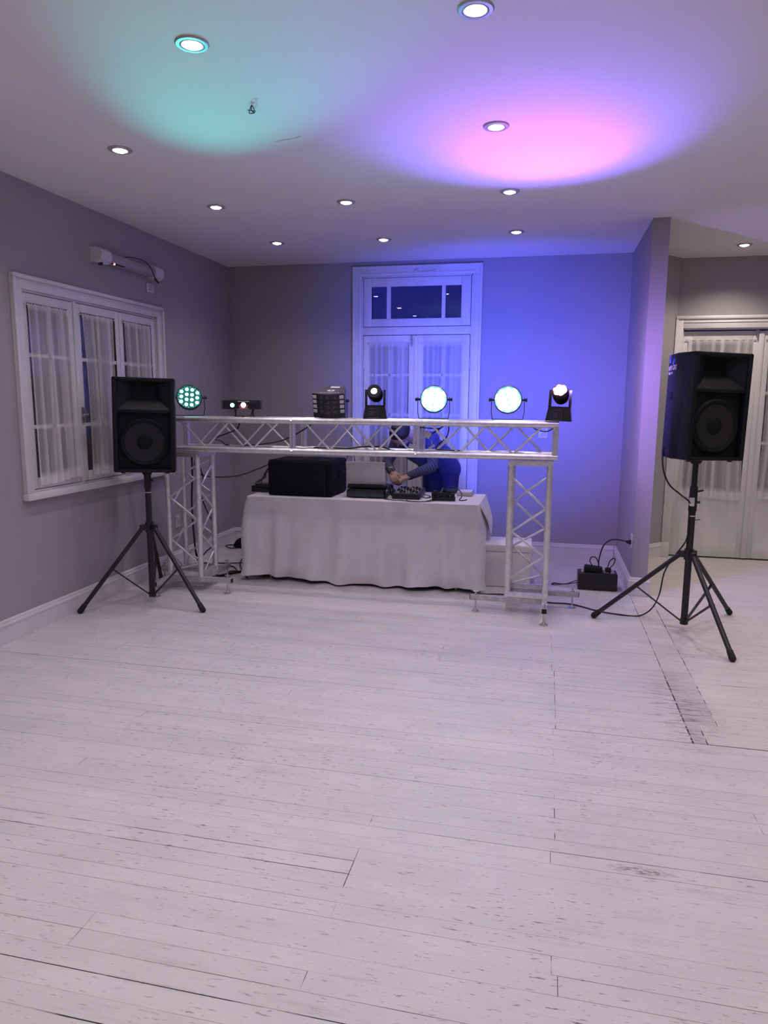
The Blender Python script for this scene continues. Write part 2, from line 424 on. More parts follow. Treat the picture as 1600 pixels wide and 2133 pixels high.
def cut_row(k, x0, x1, joints, key):
    xs = sorted([x0]+[j for j in joints if x0+.1 < j < x1-.1]+[x1])
    for i in range(len(xs)-1):
        xm = (xs[i]+xs[i+1])/2
        g0, g1 = gap_at(k, xm), gap_at(k+1, xm)
        e = .0005 if random.random() < .5 else .0014
        boards.append((rowy(k), xs[i]+e, xs[i+1]-e, rowy(k)+g0/2, rowy(k+1)-g1/2, key))
kmax = int((YD-Y00)/PITCH_B)+1
for k in range(-6, kmax+1):
    ym = rowy(k)+PITCH_B/2
    rr = random.Random(k*13+5)
    js = [JOIST[(k*2+rr.randint(0, 1)) % 5]]
    if rr.random() < .5: js.append(JOIST[(k*3+1) % 5])
    if k in FORCED: js = FORCED[k]
    top = rowy(k+1)
    if ym < 3.40:                                    # boards run on past the old wall line
        if 2.68 < ym < 2.86: js = js+[.86, .955]
        cut_row(k, XL+.012, XR-.01, js+[1.6+rr.random()*1.2], 'floor')
    else:
        if 3.25 < ym < 4.25: js = [j for j in js if j < -.3]+[.108]
        if ym < YB:
            cut_row(k, XL+.012, .7425 if 3.4 < ym < 4.3 else .7443, js, 'floor')
        if ym < DY0-.02:
            xr_ = .90 if ym > 3.62 else .81
            cut_row(k, .7462 if not 3.4 < ym < 4.3 else .7480, xr_-.0012, [], 'floor3' if 3.45 < ym < 4.35 else 'floor2')
            cut_row(k, xr_+.0012, XR-.01, [1.9+rr.random()*1.2], 'floor2')
        else:
            cut_row(k, .905, XR-.01, [1.9+rr.random()*1.2], 'floor2')
def board_geo(mb, b):
    z = random.uniform(-.0004, .0003)
    mb.bx(b[1], b[2], b[3], b[4], SLAB, z)
indiv = [b for b in boards if b[0] < 5.05][:292]
rest = [b for b in boards if b not in indiv]
for b in indiv:
    mb = MB(); board_geo(mb, b)
    o = obj('floorboard', mb, M[b[5]], floor, origin=((b[1]+b[2])/2, (b[3]+b[4])/2, 0), at=((b[1]+b[2])/2, (b[3]+b[4])/2, 0))
for key in ('floor', 'floor2'):
    mb = MB()
    for b in rest:
        if (b[5] == 'floor') == (key == 'floor'): board_geo(mb, b)
    o = obj('far_floorboards' if key == 'floor' else 'side_room_floorboards', mb, M[key], floor); o['kind'] = 'stuff'
mb = MB()
for k in range(-60, -6):
    if rowy(k) > YF: mb.bx(XL+.012, XR-.01, rowy(k)+.0004, rowy(k+1)-.0004, SLAB, 0)
o = obj('floorboards_behind', mb, M['floor'], floor); o['kind'] = 'stuff'

# baseboards: board, bead and rounded top
def baseboard(name, path, side):
    """profile swept along a 2-D path; side = +1 puts it to the left of travel"""
    prof = [(0, 0), (.020, 0), (.020, .112), (.024, .116), (.024, .128), (.017, .134), (.015, .150), (.007, .156), (0, .156)]
    mb = MB(); n = len(prof); pts = [Vector((p[0], p[1])) for p in path]; rings = []
    for i, p in enumerate(pts):
        d0 = (p-pts[i-1]).normalized() if i > 0 else (pts[1]-p).normalized()
        d1 = (pts[i+1]-p).normalized() if i < len(pts)-1 else d0
        n0 = Vector((-d0.y, d0.x))*side; n1 = Vector((-d1.y, d1.x))*side
        b = (n0+n1); b = b/ b.length_squared*2
        rings.append([(p.x+b.x*q, p.y+b.y*q, z) for q, z in prof])
    P = [q for r in rings for q in r]
    F = [(i*n+k, i*n+(k+1) % n, (i+1)*n+(k+1) % n, (i+1)*n+k) for i in range(len(rings)-1) for k in range(n)]
    F += [tuple(range(n)), tuple((len(rings)-1)*n+k for k in range(n-1, -1, -1))]
    mb.add(P, F); return struct(name, mb, M['trim'])
baseboard('baseboard_left', [(XL, YF), (XL, YB-.025)], -1)
baseboard('baseboard_back', [(XL, YB), (-2.035, YB)], -1)
baseboard('baseboard_corner', [(-.675, YB), (DX0-.025, YB)], -1)
baseboard('baseboard_divider', [(DX0, YB), (DX0, DY0), (DX1, DY0), (DX1, 7.40), (XD-.01, 7.795)], -1)

# ------------------------------------------------------------------ curtains
def curtain(label, origin, uax, nax, width, height, waist=0.0, folds=7, amp=.012, seed=1, group='sheer curtains', flare=0.0, skew=0.0):
    """gathered voile panel hung from a thin rod: u along the width, nax towards the room, origin at the top left"""
    rnd = random.Random(seed); o = Vector(origin); U = Vector(uax); N = Vector(nax)
    ph = [rnd.uniform(0, 6.28) for _ in range(5)]
    nu, nv = 96, 26
    def dens(u, v):
        f = .5+.5*math.sin(u*folds*2*PI+ph[0]+.8*math.sin(u*5+ph[1]))
        g = .5+.5*math.sin(u*folds*.63*2*PI+ph[2])
        d = .40+.34*f*g+.14*max(0, min(1, (u-.62)/.12))
        if v < .035: d = .92
        if v > .945: d = .90
        return min(d, 1)
    def pt(u, v):
        q = .5-.5*math.cos(PI*min(1, v*1.15))
        x = (u-.5)*width*(1-waist*math.sin(PI*v)+flare*v)+.5*width+skew*v
        a = amp*(.45+.75*v)
        dy = a*math.sin(u*folds*2*PI+ph[0]+.8*math.sin(u*5+ph[1])+.5*v*math.sin(ph[3]))+.35*a*math.sin(u*folds*3.1*2*PI+ph[2])
        z = -height*v+.012*v*math.sin(u*4+ph[4])
        if v < .035: dy *= .6; z += .004*math.sin(u*folds*6*PI)
        p = o+U*x+N*(.014+dy)
        return (p.x, p.y, p.z+z)
    mb = MB().grid(pt, nu, nv)
    me = bpy.data.meshes.new('voile'); base = Vector(o+U*width/2)-Vector((0, 0, height))
    me.from_pydata([Vector(p)-base for p in mb.v], [], mb.f)
    me.polygons.foreach_set('use_smooth', [True]*len(me.polygons))
    at = me.attributes.new('weave', 'FLOAT', 'POINT')
    at.data.foreach_set('value', [dens(i/nu, j/nv) for j in range(nv+1) for i in range(nu+1)])
    me.materials.append(M['sheer'])
    t = thing('sheer_curtain', label, 'curtain', base, group=group)
    obj('voile', me, None, t)
    r = MB().cone(o+U*-.02+N*.014+Vector((0, 0, -.008)), o+U*(width+.02)+N*.014+Vector((0, 0, -.008)), .0035, n=6)
    for s_ in (-.02, width+.02):
        r.ball(o+U*s_+N*.012+Vector((0, 0, -.008)), .007, 8, 6)
    obj('curtain_rod', r, M['white_plastic'], t)
    return t

# ------------------------------------------------------------------ window on the left wall
win = sempty('window_1', (XL, (WY0+WY1)/2, WZ0))
def casing_run(mb, x0, n, y0, y1, z0, z1, wdt, bottom=False):
    pass
mb = MB()   # moulded casing proud of the wall: flat board plus two steps
for (d, in_) in ((.018, 0.0), (.026, .022), (.034, .055)):
    pass
def frame_boards(y0, y1, z0, z1, wdt, d, axis, base, sgn, open_bottom=False):
    """four mitred-looking boards around an opening, on plane base, thickness d towards sgn"""
    mb = MB(); e = base+sgn*d
    def put(u0, u1, v0, v1):
        if axis == 'x': mb.bx(min(base, e), max(base, e), u0, u1, v0, v1, .003)
        else: mb.bx(u0, u1, min(base, e), max(base, e), v0, v1, .003)
    put(y0-wdt, y0, z0, z1); put(y1, y1+wdt, z0, z1)
    put(y0-wdt, y1+wdt, z1, z1+wdt)
    if not open_bottom: put(y0-wdt, y1+wdt, z0-wdt, z0)
    return mb
obj('casing', frame_boards(WY0, WY1, WZ0, WZ1, .092, .020, 'x', XL, 1, True), M['trim'], win)
c2 = MB()
for (u0, u1, v0, v1) in ((WY0-.092, WY0-.064, WZ0, WZ1+.064), (WY1+.064, WY1+.092, WZ0, WZ1+.064), (WY0-.092, WY1+.092, WZ1+.064, WZ1+.092)):
    c2.bx(XL+.016, XL+.038, u0, u1, v0, v1, .006)
for (u0, u1, v0, v1) in ((WY0-.052, WY0-.044, WZ0, WZ1+.044), (WY1+.044, WY1+.052, WZ0, WZ1+.044), (WY0-.052, WY1+.052, WZ1+.044, WZ1+.052)):
    c2.bx(XL+.016, XL+.025, u0, u1, v0, v1, .003)
obj('casing_moulding', c2, M['trim'], win)
obj('window_sill', MB().bx(XL, XL+.055, WY0-.105, WY1+.105, WZ0-.046, WZ0, .008), M['trim'], win)
lin = MB()
lin.bx(XL-.16, XL-.001, WY0, WY0+.014, WZ0, WZ1).bx(XL-.16, XL-.001, WY1-.014, WY1, WZ0, WZ1).bx(XL-.16, XL-.001, WY0, WY1, WZ1-.014, WZ1).bx(XL-.16, XL-.001, WY0, WY1, WZ0, WZ0+.014)
obj('jamb_lining', lin, M['trim'], win)
post = MB().bx(XL-.045, XL+.004, 4.765, 4.797, WZ0+.014, WZ1-.014, .004)
obj('astragal_post', post, M['trim_worn'], win)
SASH = [(WY0+.018, 4.762), (4.800, 5.352), (5.358, WY1-.018)]
for i, (y0, y1) in enumerate(SASH):
    z0, z1 = WZ0+.018, WZ1-.018; st = .052; x0, x1 = XL-.042, XL-.006
    s_ = MB().bx(x0, x1, y0, y0+st, z0, z1, .004).bx(x0, x1, y1-st, y1, z0, z1, .004).bx(x0, x1, y0+st, y1-st, z1-.062, z1, .004).bx(x0, x1, y0+st, y1-st, z0, z0+.075, .004)
    so = obj('sash', s_, M['trim_worn'], win)
    gy0, gy1, gz0, gz1 = y0+st, y1-st, z0+.075, z1-.062
    ym = (gy0+gy1)/2; hz = [gz0, 1.40, 1.885, gz1]
    mu = MB().bx(x0+.006, x1-.006, ym-.012, ym+.012, gz0, gz1)
    for z in hz[1:3]: mu.bx(x0+.006, x1-.006, gy0, gy1, z-.013, z+.013)
    obj('muntin', mu, M['trim_worn'], so, origin=wpos(so))
    for a0, a1 in ((gy0, ym-.012), (ym+.012, gy1)):
        for q in range(3):
            zz0, zz1 = hz[q]+(.013 if q else 0), hz[q+1]-(.013 if q < 2 else 0)
            obj('pane', MB().bx(XL-.026, XL-.022, a0, a1, zz0, zz1), M['glass'], so, origin=wpos(so))
    for z in (z0+.2, z1-.2):
        yy = y0-.001 if i != 1 else y1+.001
        obj('hinge', MB().cone((XL-.004, yy, z-.035), (XL-.004, yy, z+.035), .006, n=8), M['trim_worn'], win)
# lever handle of the middle sash
hd = MB().bx(XL-.008, XL+.004, 4.808, 4.836, 1.42, 1.53, .003).cone((XL, 4.822, 1.475), (XL+.040, 4.822, 1.475), .006, n=8)
hd.cone((XL+.036, 4.822, 1.478), (XL+.036, 4.775, 1.470), .006, .005, 8).ball((XL+.036, 4.775, 1.47), .009, 8, 6).cone((XL+.02, 4.822, 1.44), (XL+.02, 4.822, 1.52), .005, n=8)
obj('window_handle', hd, M['bolt'], win)
# closed shutters added outside the panes, hiding the blue world
for q in range(16):
    z = WZ0+.03+q*.083
    obj('added_shutter_slat', MB().box((XL-.13, (WY0+WY1)/2, z+.04), (.012, WY1-WY0-.034, .088), Matrix.Rotation(-.12, 3, 'Y')), M['shutter'], win)
curtain('white sheer curtain on the widest left sash of the side window', (XL-.004, 4.268, 2.222), (0, 1, 0), (1, 0, 0), .43, 1.215, waist=.0, folds=6, seed=3, flare=.09, skew=.02, group='sheer curtains of the side window')
curtain('white sheer curtain on the middle sash beside the lever handle', (XL-.004, 4.845, 2.222), (0, 1, 0), (1, 0, 0), .40, 1.225, waist=.08, folds=6, seed=8, flare=.02, skew=.03, group='sheer curtains of the side window')
curtain('white sheer curtain on the sash partly hidden by the left loudspeaker', (XL-.004, 5.40, 2.222), (0, 1, 0), (1, 0, 0), .40, 1.2, waist=.06, folds=6, seed=12, flare=.04, skew=.02, group='sheer curtains of the side window')

# ------------------------------------------------------------------ door with transom in the back wall
door = sempty('door_1', (-1.35, YB, 0))
AX0, AX1, AZ1 = -1.925, -.775, 2.862
obj('casing', frame_boards(AX0, AX1, 0, AZ1, .098, .022, 'y', YB, -1, True), M['trim'], door)
c2 = MB()
for (u0, u1, v0, v1) in ((AX0-.098, AX0-.072, 0, AZ1+.072), (AX1+.072, AX1+.098, 0, AZ1+.072), (AX0-.098, AX1+.098, AZ1+.072, AZ1+.098)):
    c2.bx(u0, u1, YB-.036, YB-.018, v0, v1, .005)
for (u0, u1, v0, v1) in ((AX0-.03, AX0-.022, 0, AZ1+.022), (AX1+.022, AX1+.03, 0, AZ1+.022), (AX0-.03, AX1+.03, AZ1+.022, AZ1+.03)):
    c2.bx(u0, u1, YB-.028, YB-.018, v0, v1, .003)
obj('casing_moulding', c2, M['trim'], door)
lin = MB().bx(AX0, AX0+.012, YB, YB+.15, 0, AZ1).bx(AX1-.012, AX1, YB, YB+.15, 0, AZ1).bx(AX0, AX1, YB, YB+.15, AZ1-.012, AZ1)
obj('jamb_lining', lin, M['trim'], door)
obj('transom_bar', MB().bx(AX0+.012, AX1-.012, YB-.006, YB+.05, 2.272, 2.352, .006), M['trim_worn'], door)
tr = MB(); z0, z1 = 2.358, AZ1-.016; x0, x1 = AX0+.018, AX1-.018; y0, y1 = YB-.004, YB+.034
tr.bx(x0, x0+.085, y0, y1, z0, z1, .004).bx(x1-.095, x1, y0, y1, z0, z1, .004).bx(x0+.085, x1-.095, y0, y1, z1-.088, z1, .004).bx(x0+.085, x1-.095, y0, y1, z0, z0+.078, .004)
tro = obj('transom_sash', tr, M['trim_worn'], door)
mu = MB().bx(-1.662, -1.621, y0+.002, y1-.006, 2.436, 2.758).bx(-1.088, -1.051, y0+.002, y1-.006, 2.436, 2.758)
obj('muntin', mu, M['trim_worn'], tro, origin=wpos(tro))
for a0, a1 in ((-1.824, -1.662), (-1.621, -1.088), (-1.051, -.887)):
    xm = (a0+a1)/2
    g = MB().box((0, 0, 0), (a1-a0, .004, .322))
    o = obj('pane', g.mesh('pane'), M['glass'], tro); o.location = Vector((xm, YB+.016, 2.597))-wpos(tro); o.rotation_euler = (0, 0, math.radians(-1.4))
# transom latch and hook
lt = MB().tube([(-1.365, YB-.020, 2.853), (-1.372, YB-.035, 2.875), (-1.355, YB-.04, 2.902), (-1.33, YB-.036, 2.908), (-1.318, YB-.03, 2.895)], .005, 6).tube([(-1.33, YB-.032, 2.893), (-1.25, YB-.034, 2.888), (-1.15, YB-.034, 2.905)], .0035, 6).ball((-1.148, YB-.032, 2.906), .009, 8, 6)
obj('transom_latch', lt, M['white_plastic'], door)
LEAF = [(AX0+.018, -1.348), (-1.342, AX1-.018)]
for i, (x0, x1) in enumerate(LEAF):
    z0, z1 = .01, 2.266; st = .075
    lf = MB().bx(x0, x0+st, y0, y1, z0, z1, .004).bx(x1-st, x1, y0, y1, z0, z1, .004).bx(x0+st, x1-st, y0, y1, z1-.075, z1, .004).bx(x0+st, x1-st, y0, y1, z0, .60, .004)
    lf.bx(x0+st+.03, x1-st-.03, y0-.006, y0+.01, .12, .52, .008)
    lo = obj('door_leaf', lf, M['trim_worn'], door)
    gx0, gx1 = x0+st, x1-st; xm = (gx0+gx1)/2; hz = [.60, 1.03, 1.45, 1.862, z1-.075]
    mu = MB().bx(xm-.012, xm+.012, y0+.004, y1-.004, .60, z1-.075)
    for z in hz[1:4]: mu.bx(gx0, gx1, y0+.004, y1-.004, z-.013, z+.013)
    obj('muntin', mu, M['trim_worn'], lo, origin=wpos(lo))
    for a0, a1 in ((gx0, xm-.012), (xm+.012, gx1)):
        for q in range(4):
            obj('pane', MB().bx(a0, a1, YB+.014, YB+.018, hz[q]+(.013 if q else 0), hz[q+1]-(.013 if q < 3 else 0)), M['glass'], lo, origin=wpos(lo))
    for z in (.5, 1.25, 1.98):
        xx = x0+.001 if i == 0 else x1-.001
        obj('hinge', MB().cone((xx, YB-.010, z-.045), (xx, YB-.010, z+.045), .007, n=8), M['trim_worn'], lo, origin=wpos(lo))
obj('astragal', MB().bx(-1.365, -1.325, YB-.020, YB-.004, .01, 2.262, .006), M['trim_worn'], door)
bl = MB().bx(-1.402, -1.382, YB-.012, YB-.004, 2.17, 2.262).cone((-1.392, YB-.014, 2.15), (-1.392, YB-.014, 2.275), .005, n=8).ball((-1.392, YB-.018, 2.19), .010, 8, 6)
obj('bolt', bl, M['bolt'], door)
obj('keyhole_plate', MB().bx(-1.318, -1.288, YB-.010, YB-.004, 1.60, 1.70, .004).cone((-1.303, YB-.008, 1.63), (-1.303, YB-.04, 1.63), .007, n=8), M['trim_worn'], door)
curtain('white sheer curtain on the left leaf of the tall door behind the DJ table', (-1.842, YB-.006, 2.197), (1, 0, 0), (0, -1, 0), .42, 1.62, waist=.02, folds=7, seed=21, flare=.0, group='sheer curtains of the tall door')
curtain('white sheer curtain on the right leaf of the tall door, washed bright blue', (-1.275, YB-.006, 2.197), (1, 0, 0), (0, -1, 0), .42, 1.62, waist=.02, folds=7, seed=25, flare=.0, group='sheer curtains of the tall door')

for q in range(27):
    obj('added_shutter_slat', MB().box((-1.35, YB+.12, .03+q*.083), (1.12, .012, .088), Matrix.Rotation(.12, 3, 'X')), M['shutter'], door)  # slats added so the blue world stays out of the leaf panes
# ------------------------------------------------------------------ French door in the side room
door2 = sempty('door_2', (2.04, YD, 0))
obj('casing', MB().bx(1.222, 1.298, YD-.035, YD, .157, 2.448, .004).bx(1.2985, 2.7795, YD-.034, YD, 2.33, 2.446, .004).bx(2.78, 2.86, YD-.035, YD, 0, 2.448, .004), M['trim'], door2)
c2 = MB().bx(1.222, 2.86, YD-.05, YD-.03, 2.42, 2.450, .006).bx(1.222, 1.246, YD-.05, YD-.03, .157, 2.419, .006).bx(1.30, 2.78, YD-.042, YD-.03, 2.385, 2.393, .003)
obj('casing_moulding', c2, M['trim'], door2)
obj('plinth_block', MB().bx(1.215, 1.300, YD-.055, YD, 0, .156, .004), M['trim'], door2)
lin = MB().bx(1.30, 1.312, YD, YD+.15, 0, 2.33).bx(2.768, 2.78, YD, YD+.15, 0, 2.33).bx(1.30, 2.78, YD, YD+.15, 2.318, 2.33)
obj('jamb_lining', lin, M['trim'], door2)
yy0, yy1 = YD+.028, YD+.068
for i, (x0, x1) in enumerate(((1.316, 2.038), (2.042, 2.764))):
    z0, z1 = .014, 2.305; sl, sr_ = (.085, .075) if i == 0 else (.075, .085)
    lf = MB().bx(x0, x0+sl, yy0, yy1, z0, z1, .004).bx(x1-sr_, x1, yy0, yy1, z0, z1, .004).bx(x0+sl, x1-sr_, yy0, yy1, z1-.09, z1, .004).bx(x0+sl, x1-sr_, yy0, yy1, .60, .70, .004).bx(x0+sl, x1-sr_, yy0, yy1, z0, .175, .004)
    lf.bx(x0+sl, x1-sr_, yy0+.014, yy1-.012, .175, .60)
    lo = obj('door_leaf', lf, M['trim_worn'], door2)
    px0, px1 = x0+sl, x1-sr_
    pn = MB(); e = .05
    P = [(px0, yy0+.002, .175), (px1, yy0+.002, .175), (px1, yy0+.002, .60), (px0, yy0+.002, .60), (px0+e, yy0+.010, .175+e), (px1-e, yy0+.010, .175+e), (px1-e, yy0+.010, .60-e*.6), (px0+e, yy0+.010, .60-e*.6)]
    pn.add(P, [(0, 1, 5, 4), (1, 2, 6, 5), (2, 3, 7, 6), (3, 0, 4, 7), (4, 5, 6, 7)])
    obj('panel', pn, M['trim_worn'], lo, origin=wpos(lo))
    xm = (px0+px1)/2; hz = [.70, 1.20, 1.70, z1-.09]
    mu = MB().bx(xm-.013, xm+.013, yy0+.004, yy1-.004, .70, z1-.09)
    for z in hz[1:3]: mu.bx(px0, px1, yy0+.004, yy1-.004, z-.013, z+.013)
    obj('muntin', mu, M['trim_worn'], lo, origin=wpos(lo))
    for a0, a1 in ((px0, xm-.013), (xm+.013, px1)):
        for q in range(3):
            obj('pane', MB().bx(a0, a1, yy0+.018, yy0+.022, hz[q]+(.013 if q else 0), hz[q+1]-(.013 if q < 2 else 0)), M['glass'], lo, origin=wpos(lo))
for q in range(28):
    obj('added_shutter_slat', MB().box((2.04, YD+.135, .03+q*.083), (1.45, .012, .088), Matrix.Rotation(.12, 3, 'X')), M['shutter'], door2)  # slats added to back the French door panes in grey
obj('astragal', MB().bx(2.012, 2.062, yy0-.014, yy0, .014, 2.30, .005), M['trim_worn'], door2)
obj('bolt', MB().bx(1.985, 2.013, yy0-.010, yy0, 2.245, 2.312, .003).cone((1.999, yy0-.014, 2.22), (1.999, yy0-.014, 2.316), .006, n=8), M['bolt'], door2)
curtain('white sheer curtain on the French door leaf behind the right loudspeaker', (1.362, yy0, 2.228), (1, 0, 0), (0, -1, 0), .60, 1.60, waist=.09, folds=8, seed=31, flare=.03, group='sheer curtains of the French door')
curtain('white sheer curtain on the French door leaf cut by the right frame edge', (2.10, yy0, 2.228), (1, 0, 0), (0, -1, 0), .58, 1.60, waist=.10, folds=8, seed=35, flare=.02, group='sheer curtains of the French door')
bb = baseboard('baseboard_far', [(2.87, YD), (XR, YD)], -1)

# ------------------------------------------------------------------ ceiling downlights
def downlight(x, y, label, col=DOWN_COL, watts=DOWN_W, tilt=(0, 0)):
    t = thing('downlight', label, 'ceiling light', (x, y, ZC), group='recessed ceiling downlights')
    R_ = .068
    ring = MB().lathe([(R_, -.0005), (R_, -.004), (R_*.93, -.008), (R_*.74, -.009), (R_*.72, -.007), (R_*.66, -.010), (R_*.60, -.009), (R_*.56, -.003)], (0, 0, 0), (0, 0, 1), 36)
    obj('trim_ring', ring, M['lamp_trim'], t, local=True)
    obj('lens', MB().lathe([(0, -.019), (R_*.25, -.0175), (R_*.45, -.013), (R_*.585, -.004)], (0, 0, 0), (0, 0, 1), 28), M['lamp_on'], t, local=True)
    spot('downlight_beam', (x, y, ZC-.022), (x+tilt[0], y+tilt[1], 0), watts, col, 132, .75, t, .03)
    return t
DL = [(-1.45, 2.873, 'recessed downlight washed teal near the top left of the ceiling'),
      (-.312, 2.847, 'recessed downlight cut by the top edge of the photo'),
      (-2.448, 3.922, 'recessed downlight leftmost, nearest the side wall'),
      (-.316, 3.994, 'recessed downlight inside the pink patch of light'),
      (-2.454, 5.165, 'recessed downlight second from the corner along the left wall'),
      (-1.47, 5.225, 'recessed downlight in the middle row above the truss centre'),
      (-.306, 5.187, 'recessed downlight just behind the edge of the pink patch'),
      (-2.455, 6.407, 'recessed downlight nearest the left back corner'),
      (-1.472, 6.454, 'recessed downlight just in front of the tall transom door'),
      (-.31, 6.379, 'recessed downlight near the back wall, right of the transom door'),
      (1.675, 7.265, 'recessed downlight in the side room above the French door')]
for x, y, lb in DL:
    downlight(x, y, lb, DOWN_COL_R if x > 1 else DOWN_COL, DOWN_W*(2.4 if x > 1 else (.85 if y > 6.2 else 1)))
for x, y in ((-2.45, 2.87), (-2.45, 1.6), (-1.46, 1.6), (-.31, 1.6), (-2.45, .4), (-1.46, .4), (-.31, .4), (.85, .4), (1.68, 1.6), (1.68, 2.87), (1.68, 4.5), (1.68, 5.9), (-1.46, -1.0), (.4, -1.0), (2.9, 3.6), (2.9, 6.2)):
    downlight(x, y, 'recessed downlight of the ceiling grid outside the view', DOWN_COL_R if x > 1 else DOWN_COL, DOWN_W*(1.6 if x > 1 else 1))

# wire hook left in the ceiling, and the filled crack beside it
hk = MB().tube([(-1.462, 3.50, ZC), (-1.462, 3.50, ZC-.02), (-1.448, 3.49, ZC-.034), (-1.436, 3.47, ZC-.03), (-1.44, 3.45, ZC-.018), (-1.455, 3.47, ZC-.02), (-1.475, 3.50, ZC-.03), (-1.482, 3.53, ZC-.022), (-1.47, 3.545, ZC-.016), (-1.458, 3.53, ZC-.02)], .0022, 5)
hk.tube([(-1.478, 3.488, ZC-.022), (-1.444, 3.512, ZC-.022)], .002, 5)
single('ceiling_hook', hk, M['cable'], 'small bent wire hook left in the ceiling within the teal light', 'hook', (-1.46, 3.5, ZC-.034))

crk = obj('hairline_crack', MB().tube([(-1.53, 3.985, ZC), (-1.47, 3.965, ZC), (-1.41, 3.955, ZC), (-1.36, 3.93, ZC)], .0022, 5), M['greybox'], ceil)
# ------------------------------------------------------------------ emergency light above the window, and wall plates
el = thing('emergency_light', 'white bar-shaped emergency light mounted above the side window', 'light', (XL, 5.47, 2.64))
prof = [(XL, 2.640), (XL+.050, 2.632), (XL+.082, 2.648), (XL+.092, 2.675), (XL+.082, 2.704), (XL+.050, 2.722), (XL, 2.722)]
mb = MB(); mb.prism([(p[0], p[1]) for p in prof], 5.14, 5.80, 'y'); obj('tube_cover', mb, mat('frosted_cover', (.36, .345, .36), .35, var=.05), el)
big = [(XL, 2.622), (XL+.055, 2.618), (XL+.09, 2.640), (XL+.10, 2.675), (XL+.09, 2.712), (XL+.055, 2.732), (XL, 2.732)]
for y0_, y1_ in ((5.01, 5.145), (5.795, 5.92)):
    mb = MB(); mb.prism(big, y0_, y1_, 'y'); obj('end_cap', mb, M['white_plastic'], el)
obj('indicator_slot', MB().box((XL+.066, 5.27, 2.6385), (.010, .17, .004), Matrix.Rotation(-.46, 3, 'Y')), M['blackp'], el)
obj('red_indicator', MB().ball((XL+.068, 5.215, 2.637), .008, 8, 6), M['red_dot'], el)
obj('black_foot', MB().cone((XL+.05, 5.06, 2.622), (XL+.05, 5.06, 2.606), .02, .015, 10), M['blackp'], el)
obj('power_lead', MB().tube([(XL+.03, 5.42, 2.728), (XL+.06, 5.5, 2.74), (XL+.10, 5.60, 2.728), (XL+.11, 5.68, 2.69), (XL+.095, 5.75, 2.645), (XL+.08, 5.80, 2.618)], .004, 6).cone((XL+.08, 5.80, 2.618), (XL+.075, 5.86, 2.596), .010, .008, 8), M['cable'], el)
obj('lead_tip', MB().tube([(XL+.075, 5.86, 2.596), (XL+.07, 5.90, 2.585), (XL+.07, 5.935, 2.582)], .003, 5), M['white_plastic'], el)

def plate(name, label, cat, c, nax, w_, h_, group=None, holes=True):
    t = thing(name, label, cat, c, group=group)
    N = Vector(nax); U = Vector((-N.y, N.x, 0)); c = Vector(c)
    R3 = Matrix((U, N, Vector((0, 0, 1)))).transposed()
    obj('cover_plate', MB().box(c+N*.005, (w_, .010, h_), R3, .004), M['white_plastic'], t)
    mb = MB()
    for s_ in (-.18, .18): mb.box(c+N*.0105+Vector((0, 0, s_*h_)), (w_*.55, .004, h_*.26), R3, .0015)
    obj('module', mb, M['greybox'], t); return t
plate('wall_socket', 'white socket plate just under the emergency light', 'socket', (XL, 5.838, 2.548), (1, 0, 0), .115, .075, 'wall plates')
plate('wall_socket', 'white socket plate low on the left wall behind the truss leg', 'socket', (XL, 6.16, .437), (1, 0, 0), .075, .115, 'wall plates')
plate('light_switch', 'white switch plate on the back wall seen through the truss', 'switch', (-.026, YB, 1.298), (0, -1, 0), .092, .135, 'wall plates')
plate('wall_socket', 'white socket plate on the dividing wall above the power box', 'socket', (DX0, 6.19, .452), (-1, 0, 0), .075, .115, 'wall plates')

